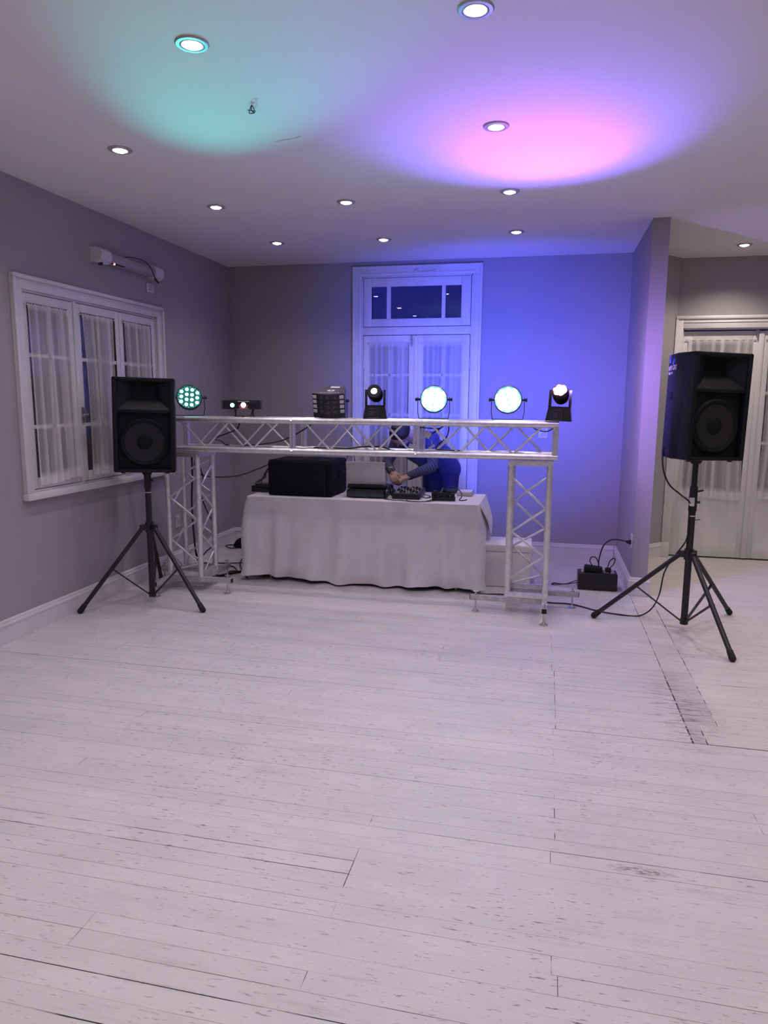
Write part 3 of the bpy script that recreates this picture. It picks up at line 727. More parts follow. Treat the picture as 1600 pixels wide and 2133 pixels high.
# ------------------------------------------------------------------ goal-post lighting truss
TY0, TY1 = 5.35, 5.62                    # front and rear chord planes
ZB, ZT = 1.196, 1.434                    # lower and upper beam chords
truss = thing('lighting_truss', 'aluminium box truss on two braced towers carrying the stage lights', 'truss', (-1.45, 5.485, 0))
BX = [-3.02, -1.945, -.955, .092]
FR = (.11, .31, .50, .69, .89)
def rod(p0, p1, parent, r=.0085, name='diagonal', m='alu', n=8):
    return obj(name, MB().cone(p0, p1, r, n=n, caps=False), M[m], parent, origin=wpos(parent))
for i in range(3):
    x0, x1 = BX[i], BX[i+1]
    mb = MB()
    for y in (TY0, TY1):
        for z in (ZB, ZT): mb.cone((x0+.001, y, z), (x1-.001, y, z), .0245, n=16)
        for x in (x0+.012, x1-.012): mb.box((x, y, (ZB+ZT)/2), (.018, .024, ZT-ZB-.03))
    for x in (x0+.018, x1-.018):
        for z in (ZB, ZT): mb.box((x, (TY0+TY1)/2, z), (.026, TY1-TY0-.03, .026))
    if i == 2:
        for y in (TY0, TY1): mb.box((x1-.02, y, (ZB+ZT)/2), (.040, .040, ZT-ZB-.02))
    if i == 0:
        for y in (TY0, TY1): mb.box((x0+.02, y, (ZB+ZT)/2), (.040, .040, ZT-ZB-.02))
    seg = obj('beam_segment', mb, M['alu'], truss)
    xs = [x0+(x1-x0)*f for f in FR]
    pts = [x0+.02]+xs+[x1-.02]
    for k in range(len(pts)-1):
        if k in (0, 5):
            continue
        up = (k % 2 == 1)
        rod((pts[k], TY0, ZT-.015 if up else ZB+.015), (pts[k+1], TY0, ZB+.015 if up else ZT-.015), seg)
        rod((pts[k], TY1, ZB+.015 if up else ZT-.015), (pts[k+1], TY1, ZT-.015 if up else ZB+.015), seg)
        rod((pts[k], TY0+.015 if up else TY1-.015, ZB), (pts[k+1], TY1-.015 if up else TY0+.015, ZB), seg)
        rod((pts[k], TY1-.015 if up else TY0+.015, ZT), (pts[k+1], TY0+.015 if up else TY1-.015, ZT), seg)
    if i > 0:                                     # bolts through the joint plates
        for y in (TY0-.026, TY1+.026):
            for z in (ZB, ZT):
                obj('bolt', MB().cone((x0-.008, y, z), (x0+.008, y, z), .008, n=6), M['bolt'], seg, origin=wpos(seg))
def tower(xa, xb, mirror, zz_front, zz_rear):
    mb = MB()
    for x in (xa, xb):
        for y in (TY0, TY1):
            mb.cone((x, y, .13), (x, y, 1.15), .0225, n=16)
    for y in (TY0, TY1): mb.box(((xa+xb)/2, y, 1.148), (xb-xa+.046, .04, .036)); mb.box(((xa+xb)/2, y, .150), (xb-xa-.03, .036, .036))
    for x in (xa, xb): mb.box((x, (TY0+TY1)/2, 1.148), (.04, TY1-TY0, .036)); mb.box((x, (TY0+TY1)/2, .150), (.036, TY1-TY0-.03, .036))
    tw = obj('tower', mb, M['alu'], truss)
    # lacing rods front, rear and both sides
    for y, seq in ((TY0, zz_front), (TY1, zz_rear)):
        for k in range(len(seq)-1):
            (s0, z0), (s1, z1) = seq[k], seq[k+1]
            rod(((xa+.016) if s0 == 'L' else (xb-.016), y, z0), ((xa+.016) if s1 == 'L' else (xb-.016), y, z1), tw, .0085)
    for x, off in ((xa, 0), (xb, 1)):
        for k in range(5):
            z0, z1 = 1.05-k*.185, 1.05-(k+1)*.185; f = (k+off) % 2 == 0
            rod((x, TY0+.016 if f else TY1-.016, z0), (x, TY1-.016 if f else TY0+.016, z1), tw, .0085)
    # pinwheel base of four square tubes with levelling feet
    m_ = -1 if mirror else 1
    xi, xo = (xa, xb) if not mirror else (xb, xa)   # side that the front bar sticks out on / other side
    bars = [((xi-m_*.275, TY0, .110), (xo+m_*.022, TY0, .110), 'x', xi-m_*.235),
            ((xo+m_*.26, TY1, .110), (xi-m_*.022, TY1, .110), 'x', xo+m_*.215),
            ((xo, TY0-.262, .110), (xo, TY1+.022, .110), 'y', TY0-.236),
            ((xi, TY1+.27, .110), (xi, TY0-.022, .110), 'y', TY1+.236)]
    for p0, p1, ax, ft in bars:
        c = (Vector(p0)+Vector(p1))/2; ln = (Vector(p1)-Vector(p0)).length
        mbx = MB().box(c, (ln, .040, .040) if ax == 'x' else (.040, ln, .040), None, .003)
        e = Vector(p0); d = (Vector(p0)-Vector(p1)).normalized()
        b = obj('outrigger_bar', mbx, M['steel'], truss)
        obj('end_plug', MB().box(e+d*.002, (.006, .034, .034) if ax == 'x' else (.034, .006, .034)), M['rubber'], b, origin=wpos(b))
        fx, fy = (ft, p0[1]) if ax == 'x' else (p0[0], ft)
        f = MB().cone((fx, fy, .012), (fx, fy, .16), .0065, n=8).lathe([(0, 0), (.030, 0), (.030, .004), (.014, .012), (.010, .020), (0, .020)], (fx, fy, .0005), (0, 0, 1), 20)
        f.cone((fx, fy, .131), (fx, fy, .140), .012, n=6).cone((fx-.02, fy, .155), (fx+.02, fy, .155), .004, n=6)
        obj('levelling_foot', f, M['bolt'], b, origin=wpos(b))
tower(-.238, .042, False, [('L', 1.036), ('R', .816), ('L', .635), ('R', .455), ('L', .27)],
      [('R', 1.02), ('L', .83), ('R', .62), ('L', .47), ('R', .25), ('L', .17)])
tower(-3.045, -2.768, True, [('R', .965), ('L', .79), ('R', .61), ('L', .435), ('R', .24), ('L', .17)],
      [('R', 1.09), ('L', .98), ('R', .80), ('L', .62), ('R', .44), ('L', .25), ('R', .17)])

# ------------------------------------------------------------------ stage lights on the beam
ZTOP = ZT+.0245
def par(x, y, yaw, tilt, label, kind, spin=0, leds=None):
    t = thing('par_light', label, 'stage light', (x, y, ZTOP), (0, 0, yaw), 'flat LED par lights on the truss')
    Rx = Matrix.Rotation(-tilt, 3, 'X'); c = Vector((0, 0, .150))
    f = Rx @ Vector((0, -1, 0))
    RO = .104
    hs = MB().lathe([(0, -.075), (.060, -.075), (.088, -.060), (.100, -.02), (RO, .0), (RO, .022), (.098, .030), (.094, .024), (.092, .016)], c, f, 40)
    for k in range(20):                               # cooling fins round the back
        a = 2*PI*k/20; q = Rx @ Vector((math.cos(a)*.085, .045, math.sin(a)*.085)); hs.box(c+q, (.006, .05, .02), Rx @ Matrix.Rotation(-a+PI/2, 3, 'Y'))
    obj('housing', hs, M['plastic'], t, local=True)
    obj('front_plate', MB().lathe([(0, .0165), (.093, .0165)], c, f, 40), M['teal_plate' if kind == 'teal' else 'cyan_plate'], t, local=True)
    cols = ((-.063, (-.042, 0, .042)), (-.021, (-.0635, -.021, .021, .0635)), (.021, (-.0635, -.021, .021, .0635)), (.063, (-.042, 0, .042)))
    rl = .0140 if kind == 'teal' else .0225
    lm = MB().lathe([(0, .009), (rl*.6, .007), (rl, 0)], (0, 0, 0), (0, -1, 0), 18).mesh('led_lens')
    for cx, zs in cols:
        for cz in zs:
            ca, sa = math.cos(spin), math.sin(spin)
            p = Rx @ Vector((cx*ca-cz*sa, -.0185, cx*sa+cz*ca))
            o = obj('led_lens', lm, M['led_teal' if kind == 'teal' else 'led_cyan'], t, at=c+p); o.rotation_euler = (-tilt, 0, 0)
    if kind == 'teal':
        sm = MB().lathe([(0, .004), (.0055, 0)], (0, 0, 0), (0, -1, 0), 10).mesh('dim_led')
        for k in range(26):
            a = 2*PI*k/26
            if k % 5 == 0: continue
            p = Rx @ Vector((math.cos(a)*.086, -.0185, math.sin(a)*.086))
            o = obj('dim_led', sm, M['led_small'], t, at=c+p); o.rotation_euler = (-tilt, 0, 0)
    yk = MB()
    P = [(-.120, 0, .165), (-.122, 0, .06), (-.112, 0, .006), (.112, 0, .006), (.122, 0, .06), (.120, 0, .165)]
    for k in range(5):
        a, b = Vector(P[k]), Vector(P[k+1]); d = b-a; ang = math.atan2(d.z, d.x)
        yk.box((a+b)/2, (d.length+.004, .026, .005), Matrix.Rotation(-ang, 3, 'Y'))
    obj('yoke', yk, M['plastic'], t, local=True)
    kb = MB()
    for s_ in (-1, 1): kb.cone((s_*.100, 0, .150), (s_*.132, 0, .150), .008, n=10).cone((s_*.126, 0, .150), (s_*.142, 0, .150), .014, .012, 10)
    obj('tilt_knob', kb, M['plastic'], t, local=True)
    obj('added_rear_glow', MB().box(c-f*.078, (.05, .004, .024), Rx), M['blue_glow'], t, local=True)  # added glowing patch to go with the blue wall lamps
    Rz = Matrix.Rotation(yaw, 3, 'Z')
    wc = Vector((x, y, ZTOP))+Rz @ c; wf = Rz @ f
    return t, wc, wf
t, wc, wf = par(-2.885, 5.47, math.radians(31), math.radians(16), 'round par light with teal LED dots beside the left loudspeaker', 'teal', math.radians(-5))
spot('par_beam', wc+wf*.05, (-1.43, 3.17, ZC), TEAL_W, (.05, 1.0, .93), 30, 1.0, t, .06)
t, wc, wf = par(-.845, 5.47, math.radians(9), math.radians(8), 'blazing white-cyan par light in front of the tall door', 'cyan', math.radians(-6))
spot('par_beam', wc+wf*.05, wc+wf*3+Vector((-.3, 0, .9)), PAR_FWD_W, (.10, .30, 1.0), 120, 1.0, t, .06)
spot('added_blue_wash', wc-wf*.10, (-.80, 7.4, 1.80), BLUE_WASH_W*.6, (.055, .10, 1.0), 104, 1.0, t, .05)  # added lamp behind the can, washes door and wall blue
t, wc, wf = par(-.285, 5.47, math.radians(2), math.radians(8), 'blazing white-cyan par light on the truss against the blue wall', 'cyan', math.radians(20))
spot('par_beam', wc+wf*.05, wc+wf*3+Vector((.2, 0, .9)), PAR_FWD_W, (.10, .22, 1.0), 120, 1.0, t, .06)
spot('added_blue_wash', wc-wf*.10, (-.36, 7.4, 1.85), BLUE_WASH_W, (.055, .085, 1.0), 104, 1.0, t, .05)  # second added lamp for the blue on the back wall

def moving_head(x, y, yaw, aim_yaw, elev, label, kind, zoff=0, roll=0):
    t = thing('moving_head', label, 'stage light', (x, y, ZTOP+zoff), (0, roll, yaw), 'small moving head lights on the truss')
    b = MB()
    P = [(-.092, -.075, 0), (.092, -.075, 0), (.092, .075, 0), (-.092, .075, 0), (-.077, -.062, .095), (.077, -.062, .095), (.077, .062, .095), (-.077, .062, .095)]
    b.add(P, [(0, 3, 2, 1), (4, 5, 6, 7), (0, 1, 5, 4), (1, 2, 6, 5), (2, 3, 7, 6), (3, 0, 4, 7)])
    bo = obj('base', b, M['plastic'], t, local=True)
    fr = MB(); tl = Matrix.Rotation(-.137, 3, 'X')
    def fp(x_, z_): return Vector((x_, -.0755+z_*.137, z_))
    pts = [fp(-.055, .008), fp(-.055, .066), fp(-.042, .076), fp(.010, .076), fp(.022, .066), fp(.022, .008), fp(-.055, .008)]
    for k in range(6): fr.cone(pts[k], pts[k+1], .0022, n=6)
    obj('panel_frame', fr, M['derby'], bo, local=True)
    obj('display', MB().box(fp(-.026, .040)+Vector((0, -.001, 0)), (.040, .003, .038), tl), M['lens_dark'], bo, local=True)
    bt = MB()
    for q in range(2): bt.cone(fp(.006, .030+q*.02), fp(.006, .030+q*.02)+Vector((0, -.005, 0)), .005, n=8)
    obj('button', bt, M['derby'], bo, local=True)
    yk = MB(); hc = Vector((0, 0, .190))
    for s_ in (-1, 1):
        yk.prism([(-.030, .097), (.030, .097), (.026, .200), (.014, .222), (-.014, .222), (-.026, .200)], s_*.062, s_*.080, 'x')
    yk.box((0, 0, .099), (.155, .07, .008))
    obj('yoke', yk, M['plastic'], t, local=True)
    a = aim_yaw-yaw
    f = Vector((math.sin(a)*math.cos(elev), -math.cos(a)*math.cos(elev), math.sin(elev)))
    hd = MB().lathe([(0, -.075), (.030, -.074), (.050, -.055), (.059, -.01), (.058, .030), (.055, .055), (.051, .060), (.049, .054)], hc, f, 28)
    ho = obj('head', hd, M['plastic'], t, local=True)
    fp2 = hc+f*.0545
    if kind == 'spot':
        obj('front_plate', MB().lathe([(0, .0), (.0495, 0)], fp2, f, 24), M['plastic'], ho, local=True)
        obj('lens', MB().lathe([(0, .012), (.015, .008), (.0235, .0)], fp2+f*.001, f, 24), M['led_white'], ho, local=True)
    else:
        obj('front_plate', MB().lathe([(0, .0), (.0495, 0)], fp2, f, 24), M['pink_plate'], ho, local=True)
        u = f.orthogonal().normalized(); v = f.cross(u)
        lm = MB().lathe([(0, .008), (.011, .006), (.018, 0)], (0, 0, 0), f, 16).mesh('led_lens')
        for k in range(7):
            p = fp2+f*.001 if k == 0 else fp2+f*.001+(u*math.cos(k*PI/3)+v*math.sin(k*PI/3))*.031
            obj('led_lens', lm, M['led_pink'], ho, at=p)
    Rz = Matrix.Rotation(yaw, 3, 'Z')
    return t, Vector((x, y, ZTOP+zoff))+Rz @ hc, Rz @ f
moving_head(-1.302, 5.46, math.radians(12), math.radians(2), math.radians(22), 'small moving head with one white lens, on the truss before the door', 'spot')
tx, ty = .088, 5.40
t, wc, wf = moving_head(tx, ty, math.radians(-4), math.radians(-10), math.radians(34), 'small moving head with pink-white lenses on the right truss end', 'wash', 0.002, math.radians(2))
spot('wash_beam', wc+wf*.085, (-.13, 4.30, ZC), VIOLET_W, (.24, .12, 1.0), 66, .75, t, .04)
spot('wash_core', wc+wf*.085, (-.10, 4.38, ZC), PINK_W, (1.0, .11, .80), 46, 1.0, t, .04)

spot('added_violet_wash', wc+wf*.10+Vector((.03, -.05, .11)), (.92, 6.05, 1.62), 115.0, (.40, .22, 1.0), 120, 1.0, t, .04)  # added lamp, puts violet on the dividing wall and speaker side
# flat laser projector on a little bracket
t = thing('laser_projector', 'flat black box projector with a green and a red lens on the truss', 'stage light', (-2.42, 5.48, ZTOP), (0, 0, math.radians(18)))
obj('case', MB().box((0, 0, .098), (.305, .15, .075), None, .004), M['plastic'], t, local=True)
obj('side_cap', MB().box((-.150, 0, .098), (.012, .152, .077), None, .003), M['derby'], t, local=True)
br = MB()
for s_ in (-.055, .085): br.box((s_, 0, .035), (.010, .022, .060)).cone((s_, -.014, .052), (s_, -.002, .052), .010, n=10)
br.box((.015, 0, .004), (.17, .024, .005)).cone((.085, .0, .06), (.065, -.03, .004), .004, n=6)
obj('bracket', br, M['plastic'], t, local=True)
obj('green_lens', MB().lathe([(0, .006), (.012, .004), (.017, 0)], (-.072, -.0755, .093), (0, -1, 0), 18), M['led_green'], t, local=True)
obj('red_lens', MB().lathe([(0, .008), (.014, .005), (.021, 0)], (.016, -.0755, .095), (0, -1, 0), 18), M['led_red'], t, local=True)
dm = MB()
for k in range(9):
    a = PI+PI*k/8; dm.ball((.016+math.cos(a)*.032, -.076, .092+math.sin(a)*.024), .0028, 6, 4)
obj('red_dots', dm, M['led_red_dim'], t, local=True)
st = MB().box((.018, -.0756, .123), (.092, .002, .005))
for k in range(9): st.box((-.018+k*.009, -.0756, .066), (.006, .0015, .004))
obj('printed_strip', st, M['white_ink'], t, local=True)

# derby effect box with a curved lens front, tipped forward
t = thing('derby_light', 'dark effect light tipped forward with rows of square lenses', 'stage light', (-1.672, 5.50, ZTOP), (0, 0, math.radians(6)))
Rd = Matrix.Rotation(math.radians(17), 3, 'X') @ Matrix.Rotation(math.radians(-1), 3, 'Z')
dc = Vector((0, .01, .128))
def dp(x_, y_, z_): return dc+Rd @ Vector((x_, y_, z_))
W2, D2, H2 = .120, .10, .098
nseg = 10
front = [(-W2*1.06+2*W2*1.06*k/nseg, -D2+.0-.030*math.sin(PI*k/nseg)) for k in range(nseg+1)]
outline = front+[(W2*.86, D2), (-W2*.70, D2)]
mb = MB(); n = len(outline)
mb.add([dp(x_*(1 if i < 999 else 1), y_, z_) for z_ in (-H2, H2) for i, (x_, y_) in enumerate(outline)],
       [(i, (i+1) % n, n+(i+1) % n, n+i) for i in range(n)]+[tuple(range(n-1, -1, -1)), tuple(range(n, 2*n))])
body = obj('housing', mb, M['derby'], t, local=True)
fm = MB()
fm.grid(lambda u, v: dp((-1.05+2.10*u)*W2, -D2-.002-.030*math.sin(PI*u), -H2*.96+2*H2*.93*v), 12, 2)
obj('front_panel', fm, M['plastic'], t, local=True)
for r in range(4):
    for c_ in range(5):
        u = .075+.2125*c_; z_ = .072-.038*r
        y_ = -D2-.005-.030*math.sin(PI*u); x_ = (-1.05+2.10*u)*W2
        sl = math.atan2(-.030*PI*math.cos(PI*u), 2.10*W2)
        lens = MB().box((0, 0, 0), (.033 if c_ in (0, 4) else .030, .006, .026), Rd @ Matrix.Rotation(sl, 3, 'Z'), .002)
        obj('square_lens', MB().add([Vector(v)+dp(x_, y_, z_) for v in lens.v], lens.f), M['lens_lit' if c_ in (0, 4) else 'lens_dark'], body, local=True)
lg = MB()
def ell(cx, cy_, rx, ry, n=20): lg.add([dp(cx+rx*math.cos(2*PI*k/n), cy_+ry*math.sin(2*PI*k/n), H2+.0012) for k in range(n)], [tuple(range(n))])
ell(.010, -.030, .031, .026)
obj('emblem', lg, M['white_ink'], t, local=True)
lg = MB(); lg.add([dp(.010+a*.9, -.030+b, H2+.002) for a, b in ((-.004, .020), (.010, .020), (.002, .004), (.012, .004), (-.006, -.020), (.000, -.002), (-.010, -.002))], [tuple(range(7))])
obj('emblem_bolt', lg, M['derby'], t, local=True)
lg = MB().add([dp(a, b, H2+.001) for a, b in ((-.012, .045), (.062, .045), (.062, .085), (-.012, .085))], [(0, 1, 2, 3)])
obj('paper_label', lg, M['white_ink'], t, local=True)
lg = MB(); rr = random.Random(4); x_ = -.070
while x_ < .085:
    w_ = rr.uniform(.004, .009); lg.add([dp(a, b, H2+.001) for a, b in ((x_, -.094), (x_+w_, -.094), (x_+w_, -.082), (x_, -.082))], [(0, 1, 2, 3)]); x_ += w_+rr.choice((.002, .002, .006))
obj('lettering_strip', lg, M['white_ink'], t, local=True)
bk = MB()
for s_ in (-1, 1): bk.prism([(-.012, .0), (.012, .0), (.012, .15), (-.012, .15)], s_*.128, s_*.132, 'x')
bk.box((0, 0, .002), (.264, .026, .004))
for s_ in (-1, 1): bk.cone((s_*.120, 0, .135), (s_*.145, 0, .135), .012, n=10)
obj('bracket', bk, M['plastic'], t, local=True)

# ------------------------------------------------------------------ loudspeakers
def bevel_mesh(mb, name, off):
    me = mb.mesh(name); bm = bmesh.new(); bm.from_mesh(me)
    es = [e for e in bm.edges if len(e.link_faces) == 2 and e.calc_face_angle(0) > .3]
    bmesh.ops.bevel(bm, geom=es, offset=off, segments=3, affect='EDGES', profile=.5)
    bmesh.ops.recalc_face_normals(bm, faces=bm.faces)
    bm.to_mesh(me); bm.free(); me.polygons.foreach_set('use_smooth', [True]*len(me.polygons)); me.set_sharp_from_angle(angle=math.radians(40)); return me
def speaker(loc, rot, label, lettering, badge, Hs=.70, Ws=.44):
    t = thing('loudspeaker', label, 'loudspeaker', loc, rot, 'stage loudspeakers')
    hw = Ws/2
    cab = MB().prism([(-hw, -.10), (hw, -.10), (hw, .00), (.135, .20), (-.135, .20), (-hw, .00)], 0, Hs, 'z')
    co = obj('cabinet', bevel_mesh(cab, 'cabinet', .012), M['blackp'], t)
    f = MB(); y0, y1 = -.192, -.085; e = .035
    f.bx(-hw, -hw+e, y0, y1, 0, Hs, .010).bx(hw-e, hw, y0, y1, 0, Hs, .010).bx(-hw, hw, y0, y1, Hs-.030, Hs, .010).bx(-hw, hw, y0, y1, 0, .024, .010)
    f.bx(-hw+e-.004, hw-e+.004, -.178, y1, .444, .466, .004)
    obj('front_frame', f, M['blackp'], t, local=True)
    mx, z0, z1 = hw-e, .466, Hs-.028
    tx, tz0, tz1 = .085, .545, .655
    ym, yt = -.176, -.105
    P = [(-mx, ym, z0), (mx, ym, z0), (mx, ym, z1), (-mx, ym, z1), (-tx*1.5, -.150, tz0-.028), (tx*1.5, -.150, tz0-.028), (tx*1.35, -.150, tz1+.008), (-tx*1.35, -.150, tz1+.008),
         (-tx, yt, tz0), (tx, yt, tz0), (tx, yt, tz1), (-tx, yt, tz1)]
    h = MB().add(P, [(0, 1, 5, 4), (1, 2, 6, 5), (2, 3, 7, 6), (3, 0, 4, 7), (4, 5, 9, 8), (5, 6, 10, 9), (6, 7, 11, 10), (7, 4, 8, 11)])
    obj('horn', h, M['horn'], t, local=True)
    obj('horn_throat', MB().bx(-tx, tx, yt-.001, yt+.004, tz0, tz1), M['grille'], t, local=True)
    obj('baffle', MB().bx(-mx, mx, -.145, -.11, .024, .446), M['grille'], t, local=True)
    wz = .225
    wf_ = MB().lathe([(.178, .0), (.180, .012), (.166, .020), (.150, .012), (.142, .010)], (0, -.145, wz), (0, -1, 0), 40)
    obj('woofer_rim', wf_, M['grille'], t, local=True)
    obj('woofer_cone', MB().lathe([(.142, .010), (.060, -.000), (.052, -.001)], (0, -.147, wz), (0, -1, 0), 40), M['cone'], t, local=True)
    obj('dust_cap', MB().lathe([(.056, .001), (.040, .012), (.018, .018), (0, .019)], (0, -.147, wz), (0, -1, 0), 28), M['grille'], t, local=True)
    cup = MB().lathe([(.030, -.035), (.034, -.030), (.045, -.004), (.055, 0)], (0, 0, 0), (0, 0, 1), 20)
    obj('pole_cup', cup, M['blackp'], t, local=True)
    ft = MB()
    for sx in (-.16, .16):
        for yy in (-.13, .13): ft.cone((sx*(1 if yy < 0 else .6), yy, -.012), (sx*(1 if yy < 0 else .6), yy, .002), .014, .018, 12)
    obj('rubber_foot', ft, M['rubber'], t, local=True)
    hd = MB()
    for s_ in (-1, 1): hd.box((s_*.182, .085, .42), (.012, .11, .05), Matrix.Rotation(s_*.40, 3, 'Z'), .004)
    obj('side_handle', hd, M['grille'], t, local=True)
    if badge:
        obj('badge', MB().prism([(-.028, .048), (-.006, .056), (.012, .056), (.026, .046), (.004, .034), (-.010, .038)], -.1475, -.1450, 'y'), M['horn'], t, local=True)
    if lettering:
        ux = Vector((-(hw-.135), -.20, 0)).normalized(); uz = Vector((0, 0, 1)); un = ux.cross(uz)
        R4 = Matrix((ux, uz, un)).transposed().to_4x4()
        o0 = Vector((-.135, .20, 0))
        for txt, s_, du, z_, mk in (('N', .040, .020, .590, 'white_ink'), ('MY-GRO', .048, .052, .590, 'white_ink'), ('ABEL  P-8', .026, .026, .562, 'white_ink'), ('808', .034, .125, .640, 'blue_ink'), ('-888', .026, .108, .628, 'blue_ink')):
            o = obj('lettering', text_mesh(txt, s_), M[mk], co)
            o.matrix_local = Matrix.Translation(o0+ux*du+Vector((0, 0, z_))+un*.0012) @ R4
        tri = MB()
        for r in range(6):
            z_ = .642+r*.011; hwid = .021-r*.0032; p = o0+ux*.048+un*.0012+Vector((0, 0, z_))
            tri.add([p-ux*hwid, p+ux*hwid, p+ux*hwid+uz*.008, p-ux*hwid+uz*.008], [(0, 1, 2, 3)])
        obj('triangle_emblem', tri, M['blue_ink'], co, local=True)
    return t
LSB, RSB = (-2.995, 4.965, 1.052), (1.012, 5.235, 1.222)
speaker(LSB, (0, math.radians(1.3), math.radians(26)), 'black loudspeaker facing the camera on the left tripod, before the window', False, True)
speaker(RSB, (0, math.radians(1.2), math.radians(27)), 'black loudspeaker with side lettering on the right tripod, turned away', True, False)

def tripod(c, ztop, feet, hub, label, extra):
    cx_, cy_ = c
    t = thing('speaker_stand', label, 'stand', (cx_, cy_, 0), group='tripod speaker stands')
    lo = MB().cone((cx_, cy_, .062), (cx_, cy_, hub+.34), .0235, n=16)
    obj('lower_tube', lo, M['stand'], t)
    obj('pole', MB().cone((cx_, cy_, hub+.33), (cx_, cy_, ztop-.02), .0195, n=16), M['stand'], t)
    col = MB().cone((cx_, cy_, hub+.30), (cx_, cy_, hub+.47), .0285, .0265, 16)
    obj('height_collar', col, M['stand'], t)
    obj('white_ring', MB().cone((cx_, cy_, hub+.262), (cx_, cy_, hub+.268), .0242, n=16), M['white_ink'], t)
    obj('locking_lever', MB().cone((cx_, cy_, hub+.43), (cx_+.062, cy_-.01, hub+.445), .009, .006, 8), M['stand'], t)
    obj('locking_knob', MB().cone((cx_, cy_, hub+.36), (cx_+.045, cy_-.01, hub+.362), .007, .010, 8), M['stand'], t)
    hb = MB().cone((cx_, cy_, hub-.045), (cx_, cy_, hub+.03), .033, n=16)
    for fx, fy in feet:
        d = Vector((fx-cx_, fy-cy_, 0)).normalized(); hb.box(Vector((cx_, cy_, hub-.008))+d*.045, (.055, .040, .045), Matrix.Rotation(math.atan2(d.y, d.x), 3, 'Z'), .004)
    obj('leg_hub', hb, M['stand'], t)
    cp_ = MB().cone((cx_, cy_, .048), (cx_, cy_, .085), .028, n=16)
    obj('lower_hub', cp_, M['stand'], t)
    for fx, fy in feet:
        d = Vector((fx-cx_, fy-cy_, 0)).normalized()
        a = Vector((cx_, cy_, hub-.01))+d*.055; b = Vector((fx, fy, .020))
        leg = obj('leg', MB().cone(a, b, .0165, n=12), M['stand'], t)
        ax = (b-a).normalized()
        obj('rubber_foot', MB().cone(b-ax*.055, b+ax*.004, .0195, .0225, 12).ball(b, (.0225, .0225, .019), 12, 8), M['rubber'], leg, origin=wpos(leg))
        k = a+(b-a)*.50
        n_ = Vector((-d.y, d.x, 0))
        br_ = MB()
        for s_ in (-1, 1): br_.cone(Vector((cx_, cy_, .070))+d*.026+n_*.005*s_, k+n_*.006*s_, .0052, n=6)
        br_.cone(k-n_*.020, k+n_*.020, .006, n=8)
        obj('brace', br_, M['stand'], t)
    if extra:
        obj('white_tag', MB().box((cx_-.012, cy_-.030, .925), (.034, .008, .060), None, .003), M['white_plastic'], t)
        obj('hanging_clip', MB().cone((cx_+.02, cy_, .795), (cx_+.055, cy_-.01, .802), .003, n=6), M['stand'], t)
    return t
tripod((LSB[0], LSB[1]), LSB[2]+.02, [(-3.352, 4.55), (-2.478, 4.80), (-3.26, 5.56)], .615, 'black tripod stand under the left loudspeaker', False)
tripod((RSB[0], RSB[1]), RSB[2]+.02, [(.408, 5.385), (1.425, 5.72), (1.198, 4.645)], .560, 'black tripod stand under the right loudspeaker, with white tag', True)

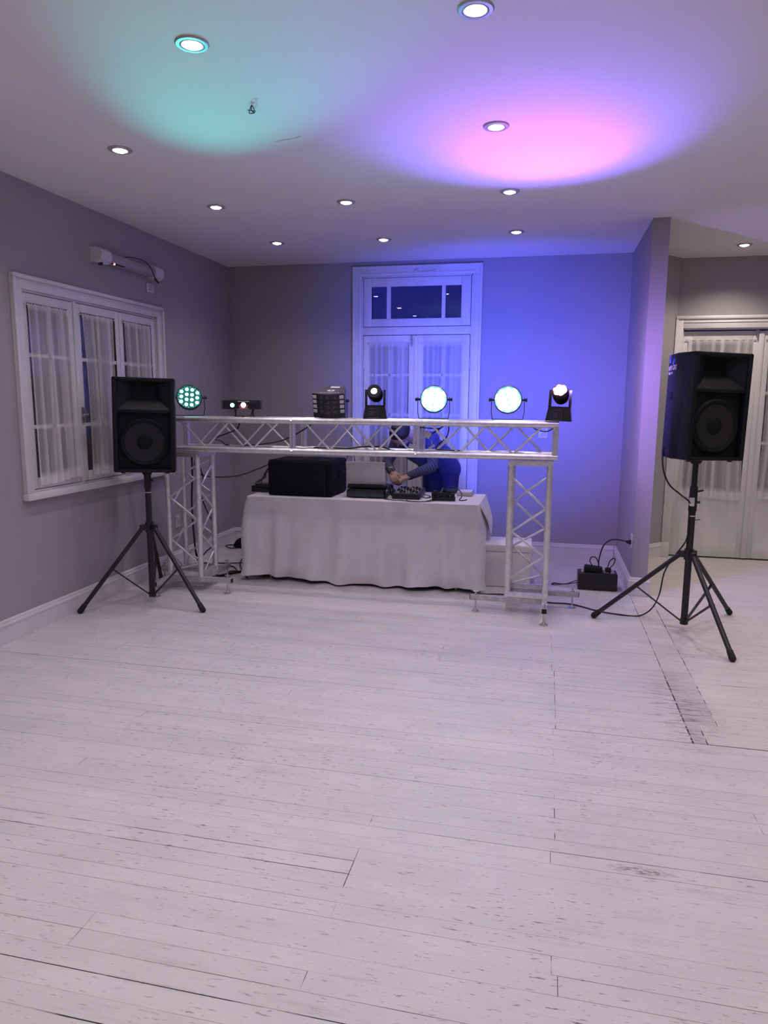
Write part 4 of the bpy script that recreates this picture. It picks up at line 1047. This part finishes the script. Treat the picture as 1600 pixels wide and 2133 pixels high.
# ------------------------------------------------------------------ table, cloth and what stands on it
TX0, TX1, TYA, TYB, TZ = -2.555, -.515, 5.83, 6.56, .750
t = thing('folding_table', 'folding table hidden beneath the white floor-length cloth', 'table', ((TX0+TX1)/2, (TYA+TYB)/2, 0))
obj('tabletop', MB().bx(TX0+.004, TX1-.004, TYA+.004, TYB-.004, TZ-.04, TZ, .006), M['white_plastic'], t)
for x in (TX0+.18, TX1-.18):
    for y in (TYA+.10, TYB-.10): obj('leg', MB().cone((x, y, 0.001), (x, y, TZ-.04), .014, n=10), M['steel'], t)
def cloth():
    mb = MB(); r = .02
    corners = [((TX0, TYA), PI), ((TX1, TYA), 1.5*PI), ((TX1, TYB), 0), ((TX0, TYB), .5*PI)]
    per = []
    for k, ((x, y), a0) in enumerate(corners):
        ccx = x+(r if x == TX0 else -r); ccy = y+(r if y == TYA else -r)
        for q in range(6):
            a = a0+.5*PI*q/5; per.append((ccx+r*math.cos(a), ccy+r*math.sin(a), math.cos(a), math.sin(a)))
        nx = corners[(k+1) % 4][0]; L_ = abs(nx[0]-x)+abs(nx[1]-y)
        e0 = per[-1]; nn = int(L_/.018)
        n0 = corners[(k+1) % 4]; cx2 = n0[0][0]+(r if n0[0][0] == TX0 else -r); cy2 = n0[0][1]+(r if n0[0][1] == TYA else -r)
        e1 = (cx2+r*math.cos(n0[1]), cy2+r*math.sin(n0[1]))
        for q in range(1, nn): per.append((e0[0]+(e1[0]-e0[0])*q/nn, e0[1]+(e1[1]-e0[1])*q/nn, e0[2], e0[3]))
    n = len(per); nv = 22; zt = TZ+.003
    s_ = 0; arc = []
    for i in range(n):
        arc.append(s_); s_ += math.hypot(per[(i+1) % n][0]-per[i][0], per[(i+1) % n][1]-per[i][1])
    tot = s_
    def fold(a):
        u = a/tot*2*PI
        return .5*math.sin(19*u+.6)+.32*math.sin(31*u+2.1+.6*math.sin(3*u))+.25*math.sin(11*u+1.0)
    P = []
    for j in range(nv+1):
        v = j/nv
        for i, (x, y, ox, oy) in enumerate(per):
            fo = fold(arc[i]+.05*v*math.sin(arc[i]*3.1))
            soft = min(1, v*2.2)
            off = .004+.010*min(1, v*8)+soft*.027*fo+v*v*.026*fo+.014*math.sin(PI*v)+.010*math.sin(arc[i]*5.3+v*4.0)*math.sin(PI*v)
            if v > .9: off += (v-.9)*.25*math.sin(arc[i]*9+1)
            left = max(0, min(1, (-1.9-x)/.6)) if oy < -.5 else 0
            hem = .030+.010*math.sin(arc[i]*4.1+.5)+.006*math.sin(arc[i]*13)+.012*left
            z = zt-(zt-hem)*v
            P.append((x+ox*off, y+oy*off, z))
    F = [(j*n+i, j*n+(i+1) % n, (j+1)*n+(i+1) % n, (j+1)*n+i) for j in range(nv) for i in range(n)]
    F.append(tuple(range(n)))
    mb.add(P, F, True)
    return mb
cl = thing('tablecloth', 'white floor-length cloth draped over the DJ table', 'tablecloth', ((TX0+TX1)/2, (TYA+TYB)/2, 0))
obj('cloth', cloth(), M['cloth'], cl)
fl = MB()   # pulled-out corner hanging as a point on the right-hand side
A, B, D_ = Vector((TX1-.002, TYA+.06, TZ+.002)), Vector((TX1+.004, TYB-.02, TZ+.002)), Vector((TX1+.075, TYA+.52, .40))
fl.grid(lambda u, v: tuple((A*(1-u)+B*u)*(1-v)+D_*v+Vector((.018*math.sin(PI*v)*(1+math.sin(u*9)), 0, 0))), 12, 12)
obj('corner_fold', fl, M['cloth'], cl)
CT = TZ+.0045      # top of the cloth

# padded rack case
t = thing('rack_case', 'large black covered rack case on the left of the cloth', 'case', (-2.10, 6.18, CT), (0, 0, math.radians(-1)))
rc = MB()
def rcp(u, v, w_):
    bulge = .014*math.sin(PI*u)*math.sin(PI*v)
    return u, v, w_, bulge
b = MB().box((0, 0, .158), (.595, .47, .314), None, .022, 4)
bm_ = bevel_mesh(MB().box((0, 0, .158), (.595, .47, .314)), 'cover', .020)
obj('cover', bm_, M['case'], t)
obj('top_flap', MB().grid(lambda u, v: ((u-.5)*.57, (v-.5)*.45, .316+.014*math.sin(PI*u)*math.sin(PI*v)+.004*math.sin(u*13)*math.sin(PI*v)), 14, 10), M['case'], t, local=True)
obj('seam_piping', MB().tube([(.232, -.237, .01), (.232, -.239, .16), (.232, -.237, .305)], .004, 6).tube([(.236, -.235, .312), (.25, 0, .32), (.236, .235, .312)], .004, 6), M['rubber'], t, local=True)
hd = MB().box((.301, .04, .19), (.008, .12, .075), None, .003).tube([(.304, -.005, .205), (.325, .0, .20), (.327, .04, .198), (.325, .08, .20), (.304, .085, .205)], .007, 6)
obj('side_handle', hd, M['grille'], t, local=True)
t = single('power_adapter', MB().bx(-2.632, -2.475, 6.12, 6.26, CT, CT+.035, .006).bx(-2.60, -2.47, 6.14, 6.25, CT+.034, CT+.072, .006).bx(-2.645, -2.60, 6.15, 6.22, CT, CT+.055, .006), M['plastic'],
           'small black power box on the cloth left of the rack case', 'adapter', (-2.55, 6.19, CT))
# controller box under the laptop
t = thing('drive_box', 'flat black box beneath the silver laptop', 'case', (-1.51, 6.17, CT))
obj('case', MB().bx(-1.685, -1.345, 5.99, 6.37, CT+.004, CT+.070, .005), M['plastic'], t)
ft = MB()
for x in (-1.65, -1.38):
    for y in (6.03, 6.33): ft.cone((x, y, CT), (x, y, CT+.006), .014, n=10)
obj('rubber_foot', ft, M['rubber'], t)
obj('front_panel', MB().bx(-1.675, -1.355, 5.986, 5.992, CT+.014, CT+.060, .002), M['lens_dark'], t)
t = thing('laptop', 'open silver laptop, its lid turned to the room', 'laptop', (-1.525, 6.2, CT+.071))
z = CT+.0715
obj('base', MB().bx(-1.70, -1.352, 6.075, 6.315, z, z+.026, .005), M['plastic'], t)
Rl = Matrix.Rotation(math.radians(9), 3, 'X')
lc = Vector((-1.527, 6.070, z+.045))
lid = MB().box(lc+Rl @ Vector((0, 0, .092)), (.352, .012, .215), Rl, .005)
lo = obj('lid', lid, M['laptop'], t)
obj('hinge_bar', MB().bx(-1.69, -1.36, 6.064, 6.080, z+.004, z+.045, .003), M['plastic'], t)
obj('screen', MB().box(lc+Rl @ Vector((0, .0075, .094)), (.325, .002, .18), Rl), M['lens_dark'], lo, origin=wpos(lo))
lg = MB()
for k in range(7): lg.box(lc+Rl @ Vector((-.150+k*.0085, -.0065, .078)), (.006, .001, .008), Rl)
obj('brand_marks', lg, M['greybox'], lo, origin=wpos(lo))
kbd = MB()
for r in range(4):
    for c_ in range(11): kbd.box((-1.668+c_*.0285, 6.11+r*.026, z+.0275), (.022, .020, .004))
obj('keyboard', kbd, M['rubber'], t)
# DJ controller
t = thing('dj_controller', 'black DJ mixer with small knobs under the hands of the DJ', 'mixer', (-1.165, 6.17, CT))
Rm = Matrix.Rotation(math.radians(4), 3, 'X')
obj('chassis', MB().box((-1.160, 6.18, CT+.032), (.24, .34, .048), Rm, .005), M['plastic'], t)
obj('faceplate', MB().box((-1.160, 6.18, CT+.0575), (.228, .325, .003), Rm), M['derby'], t)
def mz(y): return CT+.058+(y-6.18)*math.tan(math.radians(4))
for r in range(5):
    for c_ in range(6):
        x, y = -1.25+c_*.036, 6.07+r*.052
        obj('knob', MB().cone((x, y, mz(y)), (x, y, mz(y)+.017), .0085, .0065, 10), M['rubber' if (r+c_) % 3 else 'greybox'], t)
for x in (-1.23, -1.16, -1.09): obj('fader', MB().box((x, 6.045, mz(6.045)+.006), (.012, .022, .012), None, .002), M['greybox'], t)
t = thing('headphones', 'black headphones lying between the laptop and the mixer', 'headphones', (-1.355, 6.08, CT))
for s_ in (-1, 1):
    obj('ear_cup', MB().lathe([(0, .026), (.022, .026), (.036, .018), (.040, .0), (.030, -.012), (.014, -.012), (0, -.008)], (-1.312+s_*.012, 6.02+.05*(s_+1), CT+.042), (s_*.9, -.2, .15), 20), M['plastic'], t)
obj('headband', MB().tube([(-1.325, 6.03, CT+.075), (-1.322, 6.05, CT+.105), (-1.305, 6.10, CT+.11), (-1.30, 6.13, CT+.08)], .008, 8), M['plastic'], t)
# adapter tangle on the right
t = thing('power_strip', 'black power strip on the right of the cloth, full of plugs', 'power strip', (-.83, 6.02, CT), (0, 0, math.radians(8)))
obj('body', MB().box((0, 0, .018), (.20, .065, .034), None, .005), M['plastic'], t, local=True)
for k, (x, h) in enumerate(((-.07, .05), (-.02, .036), (.035, .055), (.075, .030))):
    obj('plug', MB().box((x, .004*(-1)**k, .035+h/2), (.038, .042, h), Matrix.Rotation(.15*(-1)**k, 3, 'Y'), .006), M['rubber'], t, local=True)
single('power_adapter', MB().box((-.88, 6.19, CT+.024), (.15, .085, .045), Matrix.Rotation(.4, 3, 'Z'), .008).box((-.80, 6.24, CT+.05), (.10, .07, .04), Matrix.Rotation(-.3, 3, 'Z') @ Matrix.Rotation(.25, 3, 'X'), .008).cone((-.88, 6.19, CT+.04), (-.86, 6.22, CT+.085), .014, .010, 8), M['plastic'],
       'black adapter bricks piled behind the power strip on the cloth', 'adapter', (-.86, 6.2, CT))
t = thing('router_box', 'small pale grey flat box near the right back of the cloth', 'box', (-.69, 6.44, CT))
obj('shell', MB().box((-.69, 6.44, CT+.018), (.135, .20, .034), None, .006), M['greybox'], t)
obj('lid_edge', MB().box((-.69, 6.44, CT+.037), (.128, .19, .006), None, .002), M['white_plastic'], t)

def cable(label, pts, r=.0045, name='power_cable', group=None, m='cable', plug=None):
    lo_ = min(pts, key=lambda p: p[2])
    if plug is None: return single(name, MB().tube(pts, r, 6), M[m], label, 'cable', lo_, group)
    t = thing(name, label, 'cable', lo_, group=group)
    obj('wire', MB().tube(pts, r, 6), M[m], t); obj('plug', plug, M['rubber'], t); return t
zt = CT+.005
cable('thin black cable looping on the cloth before the mixer', [(-1.34, 5.96, zt), (-1.24, 5.90, zt), (-1.17, 5.905, zt), (-1.08, 5.86, zt), (-.98, 5.88, zt), (-.93, 5.97, zt+.004), (-.90, 6.01, CT+.03)], .004, group='cables on the table')
cable('thin black cable curling toward the table edge by the power strip', [(-1.14, 5.96, zt), (-1.11, 5.885, zt), (-1.03, 5.865, zt), (-.95, 5.90, zt), (-.90, 5.96, zt)], .004, group='cables on the table')
cable('black cable arching over the pale grey box', [(-.88, 6.22, CT+.06), (-.80, 6.24, CT+.095), (-.72, 6.20, CT+.075), (-.685, 6.12, CT+.03), (-.70, 6.06, zt), (-.66, 6.05, zt), (-.64, 6.10, zt)], .0045, group='cables on the table')
cable('short black cable loop right of the mixer', [(-1.05, 6.10, CT+.02), (-1.0, 6.10, zt), (-.97, 6.20, zt), (-1.0, 6.27, zt), (-1.04, 6.24, CT+.02)], .004, group='cables on the table')
cable('thin black cable curving out of the gap right of the rack case', [(-1.82, 6.43, CT+.25), (-1.80, 6.46, CT+.335), (-1.76, 6.45, CT+.345), (-1.73, 6.43, CT+.30), (-1.73, 6.42, CT+.10), (-1.74, 6.40, CT+.01)], .0035, group='cables on the table')
# ------------------------------------------------------------------ boxes on the floor
t = thing('foam_box', 'white polystyrene box with lid on the floor right of the table', 'box', (-.285, 6.30, 0), (0, 0, math.radians(1)))
obj('tub', bevel_mesh(MB().box((0, 0, .156), (.405, .36, .31)), 'tub', .010), M['foam'], t)
obj('lid', bevel_mesh(MB().box((0, 0, .345), (.415, .37, .066)), 'lid', .012), M['foam'], t)
rnd = random.Random(5)
def bagpt(u, v):
    a = 2*PI*u; r = (.055*(1-v)**.6+.012)*(1+.22*math.sin(5*a+v*6)+.12*math.sin(11*a))
    return (-.565+r*math.cos(a)*.8, 6.17+r*math.sin(a)*.9, .001+.17*v+.01*math.sin(7*a)*v)
single('plastic_bag', MB().grid(bagpt, 26, 10), M['bag'], 'crumpled white plastic bag between the table cloth and foam box', 'bag', (-.565, 6.17, 0))
t = thing('power_conditioner', 'black power box with plugs on top, on the floor by the dividing wall', 'power box', (.485, 6.285, 0), (0, 0, math.radians(1)))
obj('case', bevel_mesh(MB().box((0, 0, .075), (.325, .17, .146)), 'case', .006), M['plastic'], t)
ft = MB()
for x in (-.14, .14):
    for y in (-.065, .065): ft.cone((x, y, 0), (x, y, .004), .012, n=8)
obj('rubber_foot', ft, M['rubber'], t, local=True)
for x in (.075, .125):
    obj('outlet', MB().box((x, .01, .149), (.034, .10, .004), None, .002), M['greybox'], t, local=True)
obj('socket_block', MB().box((-.035, .005, .172), (.15, .08, .048), Matrix.Rotation(.10, 3, 'Y'), .008), M['rubber'], t, local=True)
obj('white_knob', MB().cone((-.125, -.03, .148), (-.125, -.03, .178), .013, .011, 12), M['white_plastic'], t, local=True)
obj('plug', MB().box((.088, .0, .168), (.05, .05, .036), None, .008), M['rubber'], t, local=True)
pl = MB().cone((.735, 6.19, .440), (.700, 6.195, .440), .020, .012, 10).box((.735, 6.19, .440), (.018, .042, .042), None, .004)
cable('black mains lead arching from the power box up to the wall socket', [(.496, 6.27, .17), (.490, 6.25, .26), (.52, 6.24, .385), (.576, 6.22, .443), (.640, 6.20, .452), (.705, 6.195, .440)], .0055, plug=pl)
cable('black cable loop standing on top of the power box, left of its plug', [(.50, 6.28, .16), (.451, 6.29, .19), (.42, 6.29, .238), (.434, 6.29, .275), (.471, 6.29, .266), (.493, 6.29, .212), (.50, 6.30, .155)], .0045, group='cable loops on the power box')
cable('black cable loop standing on the right end of the power box', [(.565, 6.29, .17), (.585, 6.29, .247), (.625, 6.30, .271), (.618, 6.30, .219), (.575, 6.30, .17)], .0045, group='cable loops on the power box')
cable('black cable lying doubled on the floor left of the power box', [(.335, 6.26, .05), (.25, 6.27, .03), (.16, 6.29, .012), (.11, 6.31, .006), (.13, 6.36, .006), (.22, 6.35, .006), (.33, 6.34, .05)], .0048, name='power_cable')
# black pouch with cables by the back wall
t = thing('black_pouch', 'black dome-shaped pouch with a strap in the far left corner', 'pouch', (-3.13, 7.14, 0))
obj('pouch', MB().ball((-3.10, 7.16, .0), (.20, .11, .125), 22, 16), M['case'], t)
bm = bmesh.new(); bm.from_mesh(t.children[0].data)
bmesh.ops.bisect_plane(bm, geom=bm.verts[:]+bm.edges[:]+bm.faces[:], plane_co=(0, 0, .001), plane_no=(0, 0, -1), clear_outer=True)
bm.to_mesh(t.children[0].data); bm.free()
obj('strap', MB().tube([(-3.20, 7.05, .006), (-3.28, 7.02, .008), (-3.345, 7.05, .020), (-3.33, 7.10, .022), (-3.25, 7.12, .03), (-3.2, 7.12, .05)], .006, 6), M['rubber'], t)

# ------------------------------------------------------------------ cables on the floor, wall and truss
zf = .0065
cable('long black cable crossing the floor under the right tower to the right stand', [(-.50, 5.80, zf), (-.265, 5.86, zf), (.068, 5.71, zf), (.255, 5.70, zf), (.447, 5.56, zf), (.603, 5.50, zf), (.74, 5.50, zf), (.83, 5.52, .06), (.855, 5.36, .22), (.87, 5.30, .40), (.93, 5.26, .54), (.985, 5.215, .66), (.988, 5.208, .80), (.985, 5.205, .90)], .0055)
cable('black cable hanging from the right loudspeaker to the tag on its stand', [(.805, 5.30, 1.30), (.800, 5.27, 1.21), (.812, 5.245, 1.12), (.852, 5.23, 1.035), (.922, 5.22, .975), (.968, 5.20, .94), (.990, 5.205, .915)], .0055)
cable('black cable slung from the left tower across to the rack case', [(-2.94, 5.60, 1.155), (-2.95, 5.66, 1.10), (-3.0, 5.75, .98), (-2.93, 5.80, .925), (-2.80, 5.84, .915), (-2.66, 5.92, .925), (-2.52, 6.02, .98), (-2.42, 6.10, 1.03)], .0058)
for k in range(4):
    d = k*.035
    cable('black cables dropping from the rack case behind the cloth, left end' , [(-2.415, 6.16+d, 1.03-.02*k), (-2.47-d, 6.20+d, 1.00-.03*k), (-2.53-.4*d, 6.22+d, .93-.02*k), (-2.585-.5*d, 6.25, .83), (-2.60-d*.6, 6.3, CT+.012)], .004, group='cables dropping from the rack case')
cable('black cable tied along the rear chord of the left tower', [(-2.98, 5.655, 1.15), (-2.985, 5.67, .95), (-2.995, 5.66, .70), (-2.99, 5.67, .42), (-2.98, 5.69, .22), (-2.93, 5.74, .06), (-2.86, 5.80, zf)], .0085)
cable('black coiled slack hanging beside the left tower', [(-2.95, 5.68, 1.10), (-2.90, 5.70, .92), (-2.93, 5.69, .80), (-2.86, 5.70, .60), (-2.80, 5.72, .48), (-2.82, 5.73, .34), (-2.92, 5.72, .24), (-2.96, 5.72, .15), (-2.86, 5.75, .07), (-2.80, 5.80, zf)], .0055)
cable('black cable running along the floor behind the left tower', [(-3.33, 6.22, zf), (-3.21, 6.30, zf), (-3.09, 6.33, zf), (-2.93, 6.37, zf), (-2.80, 6.45, zf), (-2.60, 6.50, zf)], .006, group='floor cables by the left tower')
cable('black cable looping on the floor beside the cloth corner', [(-3.02, 6.15, zf), (-3.00, 6.27, zf), (-2.89, 6.23, zf), (-2.80, 6.12, zf), (-2.76, 6.03, zf), (-2.81, 5.99, zf), (-2.83, 6.05, zf), (-2.74, 6.06, zf), (-2.63, 5.93, zf), (-2.58, 5.86, zf)], .006, group='floor cables by the left tower')
cable('thick black cable bundle on the floor behind the outrigger foot', [(-2.86, 5.79, .012), (-2.80, 5.91, .012), (-2.70, 6.07, .012), (-2.55, 6.25, .012)], .011, group='floor cables by the left tower')
cable('black cables trailing from the corner pouch to the table', [(-3.06, 7.06, .012), (-3.02, 6.85, zf), (-2.95, 6.62, zf), (-2.90, 6.45, zf+.012), (-2.82, 6.25, zf+.012), (-2.73, 6.10, zf+.012), (-2.60, 6.15, zf)], .0055, group='floor cables by the left tower')
ty = TY1+.034
cable('black cable drooping through the truss below the flat projector', [(-2.75, 5.52, 1.232), (-2.72, 5.56, 1.27), (-2.618, 5.58, 1.312), (-2.508, 5.56, 1.354), (-2.46, 5.52, 1.42), (-2.42, 5.50, ZTOP+.004)], .0055, group='cables along the truss')
cable('black cable falling to the lower chord left of the projector', [(-2.73, 5.55, 1.27), (-2.659, 5.57, 1.251), (-2.62, 5.56, 1.225), (-2.58, 5.55, 1.22)], .0055, group='cables along the truss')
cable('black cable rising across the truss to the effect light', [(-2.42, 5.50, 1.222), (-2.339, 5.54, 1.228), (-2.253, 5.57, 1.238), (-2.125, 5.58, 1.264), (-1.998, 5.57, 1.318), (-1.873, 5.55, 1.390), (-1.80, 5.52, 1.45)], .0055, group='cables along the truss')
cable('black cable lying on the lower chord below the white moving head', [(-1.80, 5.45, 1.222), (-1.633, 5.42, 1.2245), (-1.494, 5.43, 1.2245), (-1.415, 5.50, 1.235), (-1.278, 5.52, 1.235), (-1.18, 5.45, 1.222)], .006, group='cables along the truss')
cable('black cable hanging from the par light before the door', [(-.765, 5.52, ZTOP-.02), (-.735, 5.55, 1.40), (-.755, 5.57, 1.319), (-.818, 5.57, 1.261), (-.83, 5.54, 1.225), (-.72, 5.50, 1.222), (-.62, 5.48, 1.222)], .005, group='cables along the truss')
cable('black cable arching between the joint posts above the head', [(-1.02, 5.57, 1.365), (-1.0, 5.57, 1.379), (-.955, 5.56, 1.391), (-.88, 5.57, 1.385), (-.80, 5.56, 1.385)], .005, group='cables along the truss')
cable('black cable running slantwise with a white label', [(-.74, 5.54, 1.435), (-.80, 5.57, 1.39), (-.86, 5.57, 1.35), (-.90, 5.57, 1.33)], .006, group='cables along the truss')
cable('black cable swag at the right end of the truss', [(-.124, 5.60, 1.43), (-.08, 5.585, 1.393), (-.007, 5.58, 1.374), (.045, 5.585, 1.393), (.075, 5.58, 1.43)], .005, group='cables along the truss')
def tapetag(label, c, rot, sz=(.052, .003, .05)):
    single('cable_tag', MB().box(c, sz, Matrix.Rotation(rot, 3, 'Y')).cone(Vector(c)+Vector((0, .004, .02)), Vector(c)+Vector((0, .006, .05)), .0025, n=6), M['white_ink'], label, 'tag', c, 'white cable tags')
tapetag('square white tag on the cable right of the bent head', (-.905, 5.56, 1.335), .5)
tapetag('white tape knot on the lower chord before the chest', (-1.015, 5.53, 1.243), .3, (.06, .012, .032))
tapetag('twisted white tape strip on the lower chord below the par light', (-.865, 5.53, 1.243), -.6, (.055, .010, .018))

# ------------------------------------------------------------------ the person bending over the table
per = thing('person', 'person in dark clothes with striped sleeves bending over the mixer behind the truss', 'person', (-1.0, 7.02, 0))
caps = []   # (p0, r0, p1, r1, material index)  0 skin, 1 shirt, 2 trousers, 3 striped sleeve, 4 shoe
def cap(p0, r0, p1, r1, m): caps.append((Vector(p0), r0, Vector(p1), r1, m))
SLs, SRs = Vector((-1.045, 6.70, 1.245)), Vector((-1.375, 6.67, 1.195))
NB = Vector((-1.225, 6.63, 1.275)); HC = Vector((-1.306, 6.50, 1.290))
for dx, r in ((-.075, .122), (.075, .122)):
    cap((-1.0+dx, 7.03, .93), .125, (-1.06+dx, 6.93, 1.06), .120, 1)
    cap((-1.06+dx, 6.93, 1.06), .120, (-1.20+dx*1.25, 6.74, 1.19), .122, 1)
cap((-1.08, 6.86, 1.05), .125, (-1.14, 6.80, 1.12), .125, 1)
cap(SLs, .070, SRs, .070, 1); cap((-1.10, 6.74, 1.22), .085, (-1.32, 6.72, 1.17), .085, 1)
cap((-1.20, 6.68, 1.245), .060, NB+Vector((-.02, -.04, .004)), .054, 0)
cap((-1.19, 6.70, 1.24), .072, (-1.215, 6.66, 1.26), .066, 1)
EL, WL = Vector((-1.015, 6.56, .995)), Vector((-1.195, 6.355, .920))
ER, WR = Vector((-1.440, 6.53, 1.020)), Vector((-1.352, 6.335, .955))
cap(SLs, .068, (SLs+EL)/2, .058, 1); cap((SLs+EL)/2, .058, EL, .050, 3); cap(EL, .052, WL, .037, 3)
cap(SRs, .068, (SRs+ER)/2, .056, 1); cap((SRs+ER)/2, .056, ER, .048, 3); cap(ER, .049, WR, .037, 3)
for hx, kx, ax_ in ((-.915, -.91, -.90), (-1.085, -1.10, -1.12)):
    cap((hx, 7.03, .90), .100, (kx, 6.97, .49), .066, 2); cap((kx, 6.97, .49), .064, (ax_, 7.09, .10), .044, 2)
    cap((ax_, 7.10, .06), .045, (ax_, 6.92, .042), .040, 4); cap((ax_, 6.92, .042), .040, (ax_, 6.88, .036), .034, 4)
cap((-.92, 7.05, .93), .115, (-1.08, 7.05, .93), .115, 2)
# head: looks down at the hands, turned to the left
fdir = Vector((-.34, -.24, -.90)).normalized(); u0 = Vector((-.34, -.72, .55)); udir = (u0-fdir*fdir.dot(u0)).normalized(); sdir = fdir.cross(udir)
def hp(f_, u_, s_): return HC+fdir*f_+udir*u_+sdir*s_
cap(hp(-.030, .022, 0), .084, hp(.018, .018, 0), .080, 0)
cap(hp(.012, -.035, 0), .060, hp(.038, -.070, 0), .044, 0)
cap(hp(.088, .005, 0), .010, hp(.106, -.022, 0), .013, 0)                # nose
for s_ in (-1, 1):
    cap(hp(.080, .022, s_*.030), .016, hp(.076, .024, s_*.046), .013, 0)  # brow
    cap(hp(.072, -.022, s_*.040), .022, hp(.050, -.040, s_*.046), .022, 0)
    cap(hp(-.006, .012, s_*.080), .012, hp(-.014, -.022, s_*.080), .010, 0)  # ear
cap(hp(.083, -.052, -.018), .0085, hp(.083, -.052, .018), .0085, 0)        # lips
cap(hp(.082, -.064, -.014), .008, hp(.082, -.064, .014), .008, 0)
cap(hp(-.02, -.05, 0), .052, NB, .054, 0)
# hands: palm, four fingers and thumb each, meeting over the mixer
def hand(wr, fore, palm_n, side, curl, m=0):
    fore = fore.normalized(); palm_n = (palm_n-fore*palm_n.dot(fore)).normalized(); lat = fore.cross(palm_n)*side
    cap(wr-fore*.03, .030, wr+fore*.02, .028, m)
    for q in (-.024, -.008, .008, .024): cap(wr+fore*.012+lat*q*.8, .0165, wr+fore*.078+lat*q, .0130, m)
    for q, ln in ((-.027, .062), (-.009, .072), (.009, .068), (.027, .052)):
        k0 = wr+fore*.080+lat*q; a1 = curl*.55; a2 = curl*1.25
        d1 = fore*math.cos(a1)+palm_n*math.sin(a1); d2 = fore*math.cos(a2)+palm_n*math.sin(a2); d3 = fore*math.cos(a2+.5)+palm_n*math.sin(a2+.5)
        k1 = k0+d1*ln*.48; k2 = k1+d2*ln*.32; k3 = k2+d3*ln*.24
        cap(k0, .0115, k1, .0100, m); cap(k1, .0100, k2, .0090, m); cap(k2, .0090, k3, .0080, m)
    b = wr+fore*.022-lat*.024; t1 = b+(fore*.62-lat*.50+palm_n*.45).normalized()*.045; t2 = t1+(fore*.85-lat*.05+palm_n*.50).normalized()*.034
    cap(b, .0165, t1, .0125, m); cap(t1, .0125, t2, .0095, m)
hand(WL, Vector((-.62, -.55, -.22)), Vector((-.1, .2, -1)), 1, .85)
hand(WR, Vector((.35, -.62, -.55)), Vector((.4, .35, -.8)), -1, .85)
pm = MB()
for p0, r0, p1, r1, m_ in caps:
    a = p1-p0
    if a.length < 1e-5: a = Vector((0, 0, 1e-4))
    L_ = a.length; big = max(r0, r1); nn = 14 if big < .03 else 20
    prof = [(r0*math.sin(q*PI/12), -r0*math.cos(q*PI/12)) for q in range(0, 7)]+[(r1*math.cos(q*PI/12), L_+r1*math.sin(q*PI/12)) for q in range(0, 7)]
    pm.lathe(prof, p0, a, nn)
raw = pm.mesh('raw_figure', wpos(per))
ro = bpy.data.objects.new('raw_figure', raw); C.objects.link(ro)
rm = ro.modifiers.new('r', 'REMESH'); rm.mode = 'VOXEL'; rm.voxel_size = .0055
smm = ro.modifiers.new('s', 'SMOOTH'); smm.iterations = 5; smm.factor = .5
dg = bpy.context.evaluated_depsgraph_get(); dg.update()
body = bpy.data.meshes.new_from_object(ro.evaluated_get(dg)); bpy.data.objects.remove(ro)
body.name = 'body'; body.materials.clear()
slv = mat('striped_sleeve', (.035, .037, .065), .85, var=.2, scale=14, bump=.2, bscale=40)
nt = slv.node_tree; bs = nt.nodes['Principled BSDF']
tcn = nd(nt, 'ShaderNodeTexCoord'); dt = nd(nt, 'ShaderNodeVectorMath', operation='DOT_PRODUCT'); fa = (WL-EL).normalized()
dt.inputs[1].default_value = tuple(fa*210); nt.links.new(tcn.outputs['Object'], dt.inputs[0])
sn = nd(nt, 'ShaderNodeMath', operation='SINE'); nt.links.new(dt.outputs['Value'], sn.inputs[0])
mr = nd(nt, 'ShaderNodeMapRange'); mr.inputs[1].default_value = .1; mr.inputs[2].default_value = .6; nt.links.new(sn.outputs[0], mr.inputs[0])
mx = nd(nt, 'ShaderNodeMix', data_type='RGBA'); mx.inputs[6].default_value = (.03, .032, .055, 1); mx.inputs[7].default_value = (.060, .064, .105, 1)
nt.links.new(mr.outputs[0], mx.inputs[0]); nt.links.new(mx.outputs[2], bs.inputs['Base Color'])
for q in (M['skin'], M['shirt'], M['trouser'], slv, M['rubber']): body.materials.append(q)
base = wpos(per)
def seg_d(p, c_):
    a, r0, b, r1, m_ = c_; d = b-a; t_ = max(0, min(1, (p-a).dot(d)/max(d.length_squared, 1e-9)))
    return (p-(a+d*t_)).length-(r0+(r1-r0)*t_)
for pl_ in body.polygons:
    p = Vector(pl_.center)+base
    pl_.material_index = min(caps, key=lambda c_: seg_d(p, c_))[4]
    pl_.use_smooth = True
bo = obj('body', body, None, per)
hr = MB(); Rh = Matrix((fdir, sdir, udir)).transposed()
def hairpt(u, v):
    a = 2*PI*u; tt = v*1.72
    d = Vector((math.cos(a)*math.sin(tt), math.sin(a)*math.sin(tt), math.cos(tt)))
    # hairline higher over the face than at the nape
    if d.x > 0: d = Vector((d.x*.82, d.y, d.z*.9+.30*d.x))
    r = (.116, .094, .108)
    q = Vector((d.x*r[0]-.012, d.y*r[1], d.z*r[2]+.014))
    return tuple(HC+Rh @ q*(1+.012*math.sin(17*a)*math.sin(9*tt)))
hr.grid(hairpt, 36, 16)
obj('hair', hr, M['hair'], per)
ey = MB()
for s_ in (-1, 1): ey.ball(hp(.078, .004, s_*.032), .0105, 10, 8)
obj('eyes', ey, M['greybox'], per)
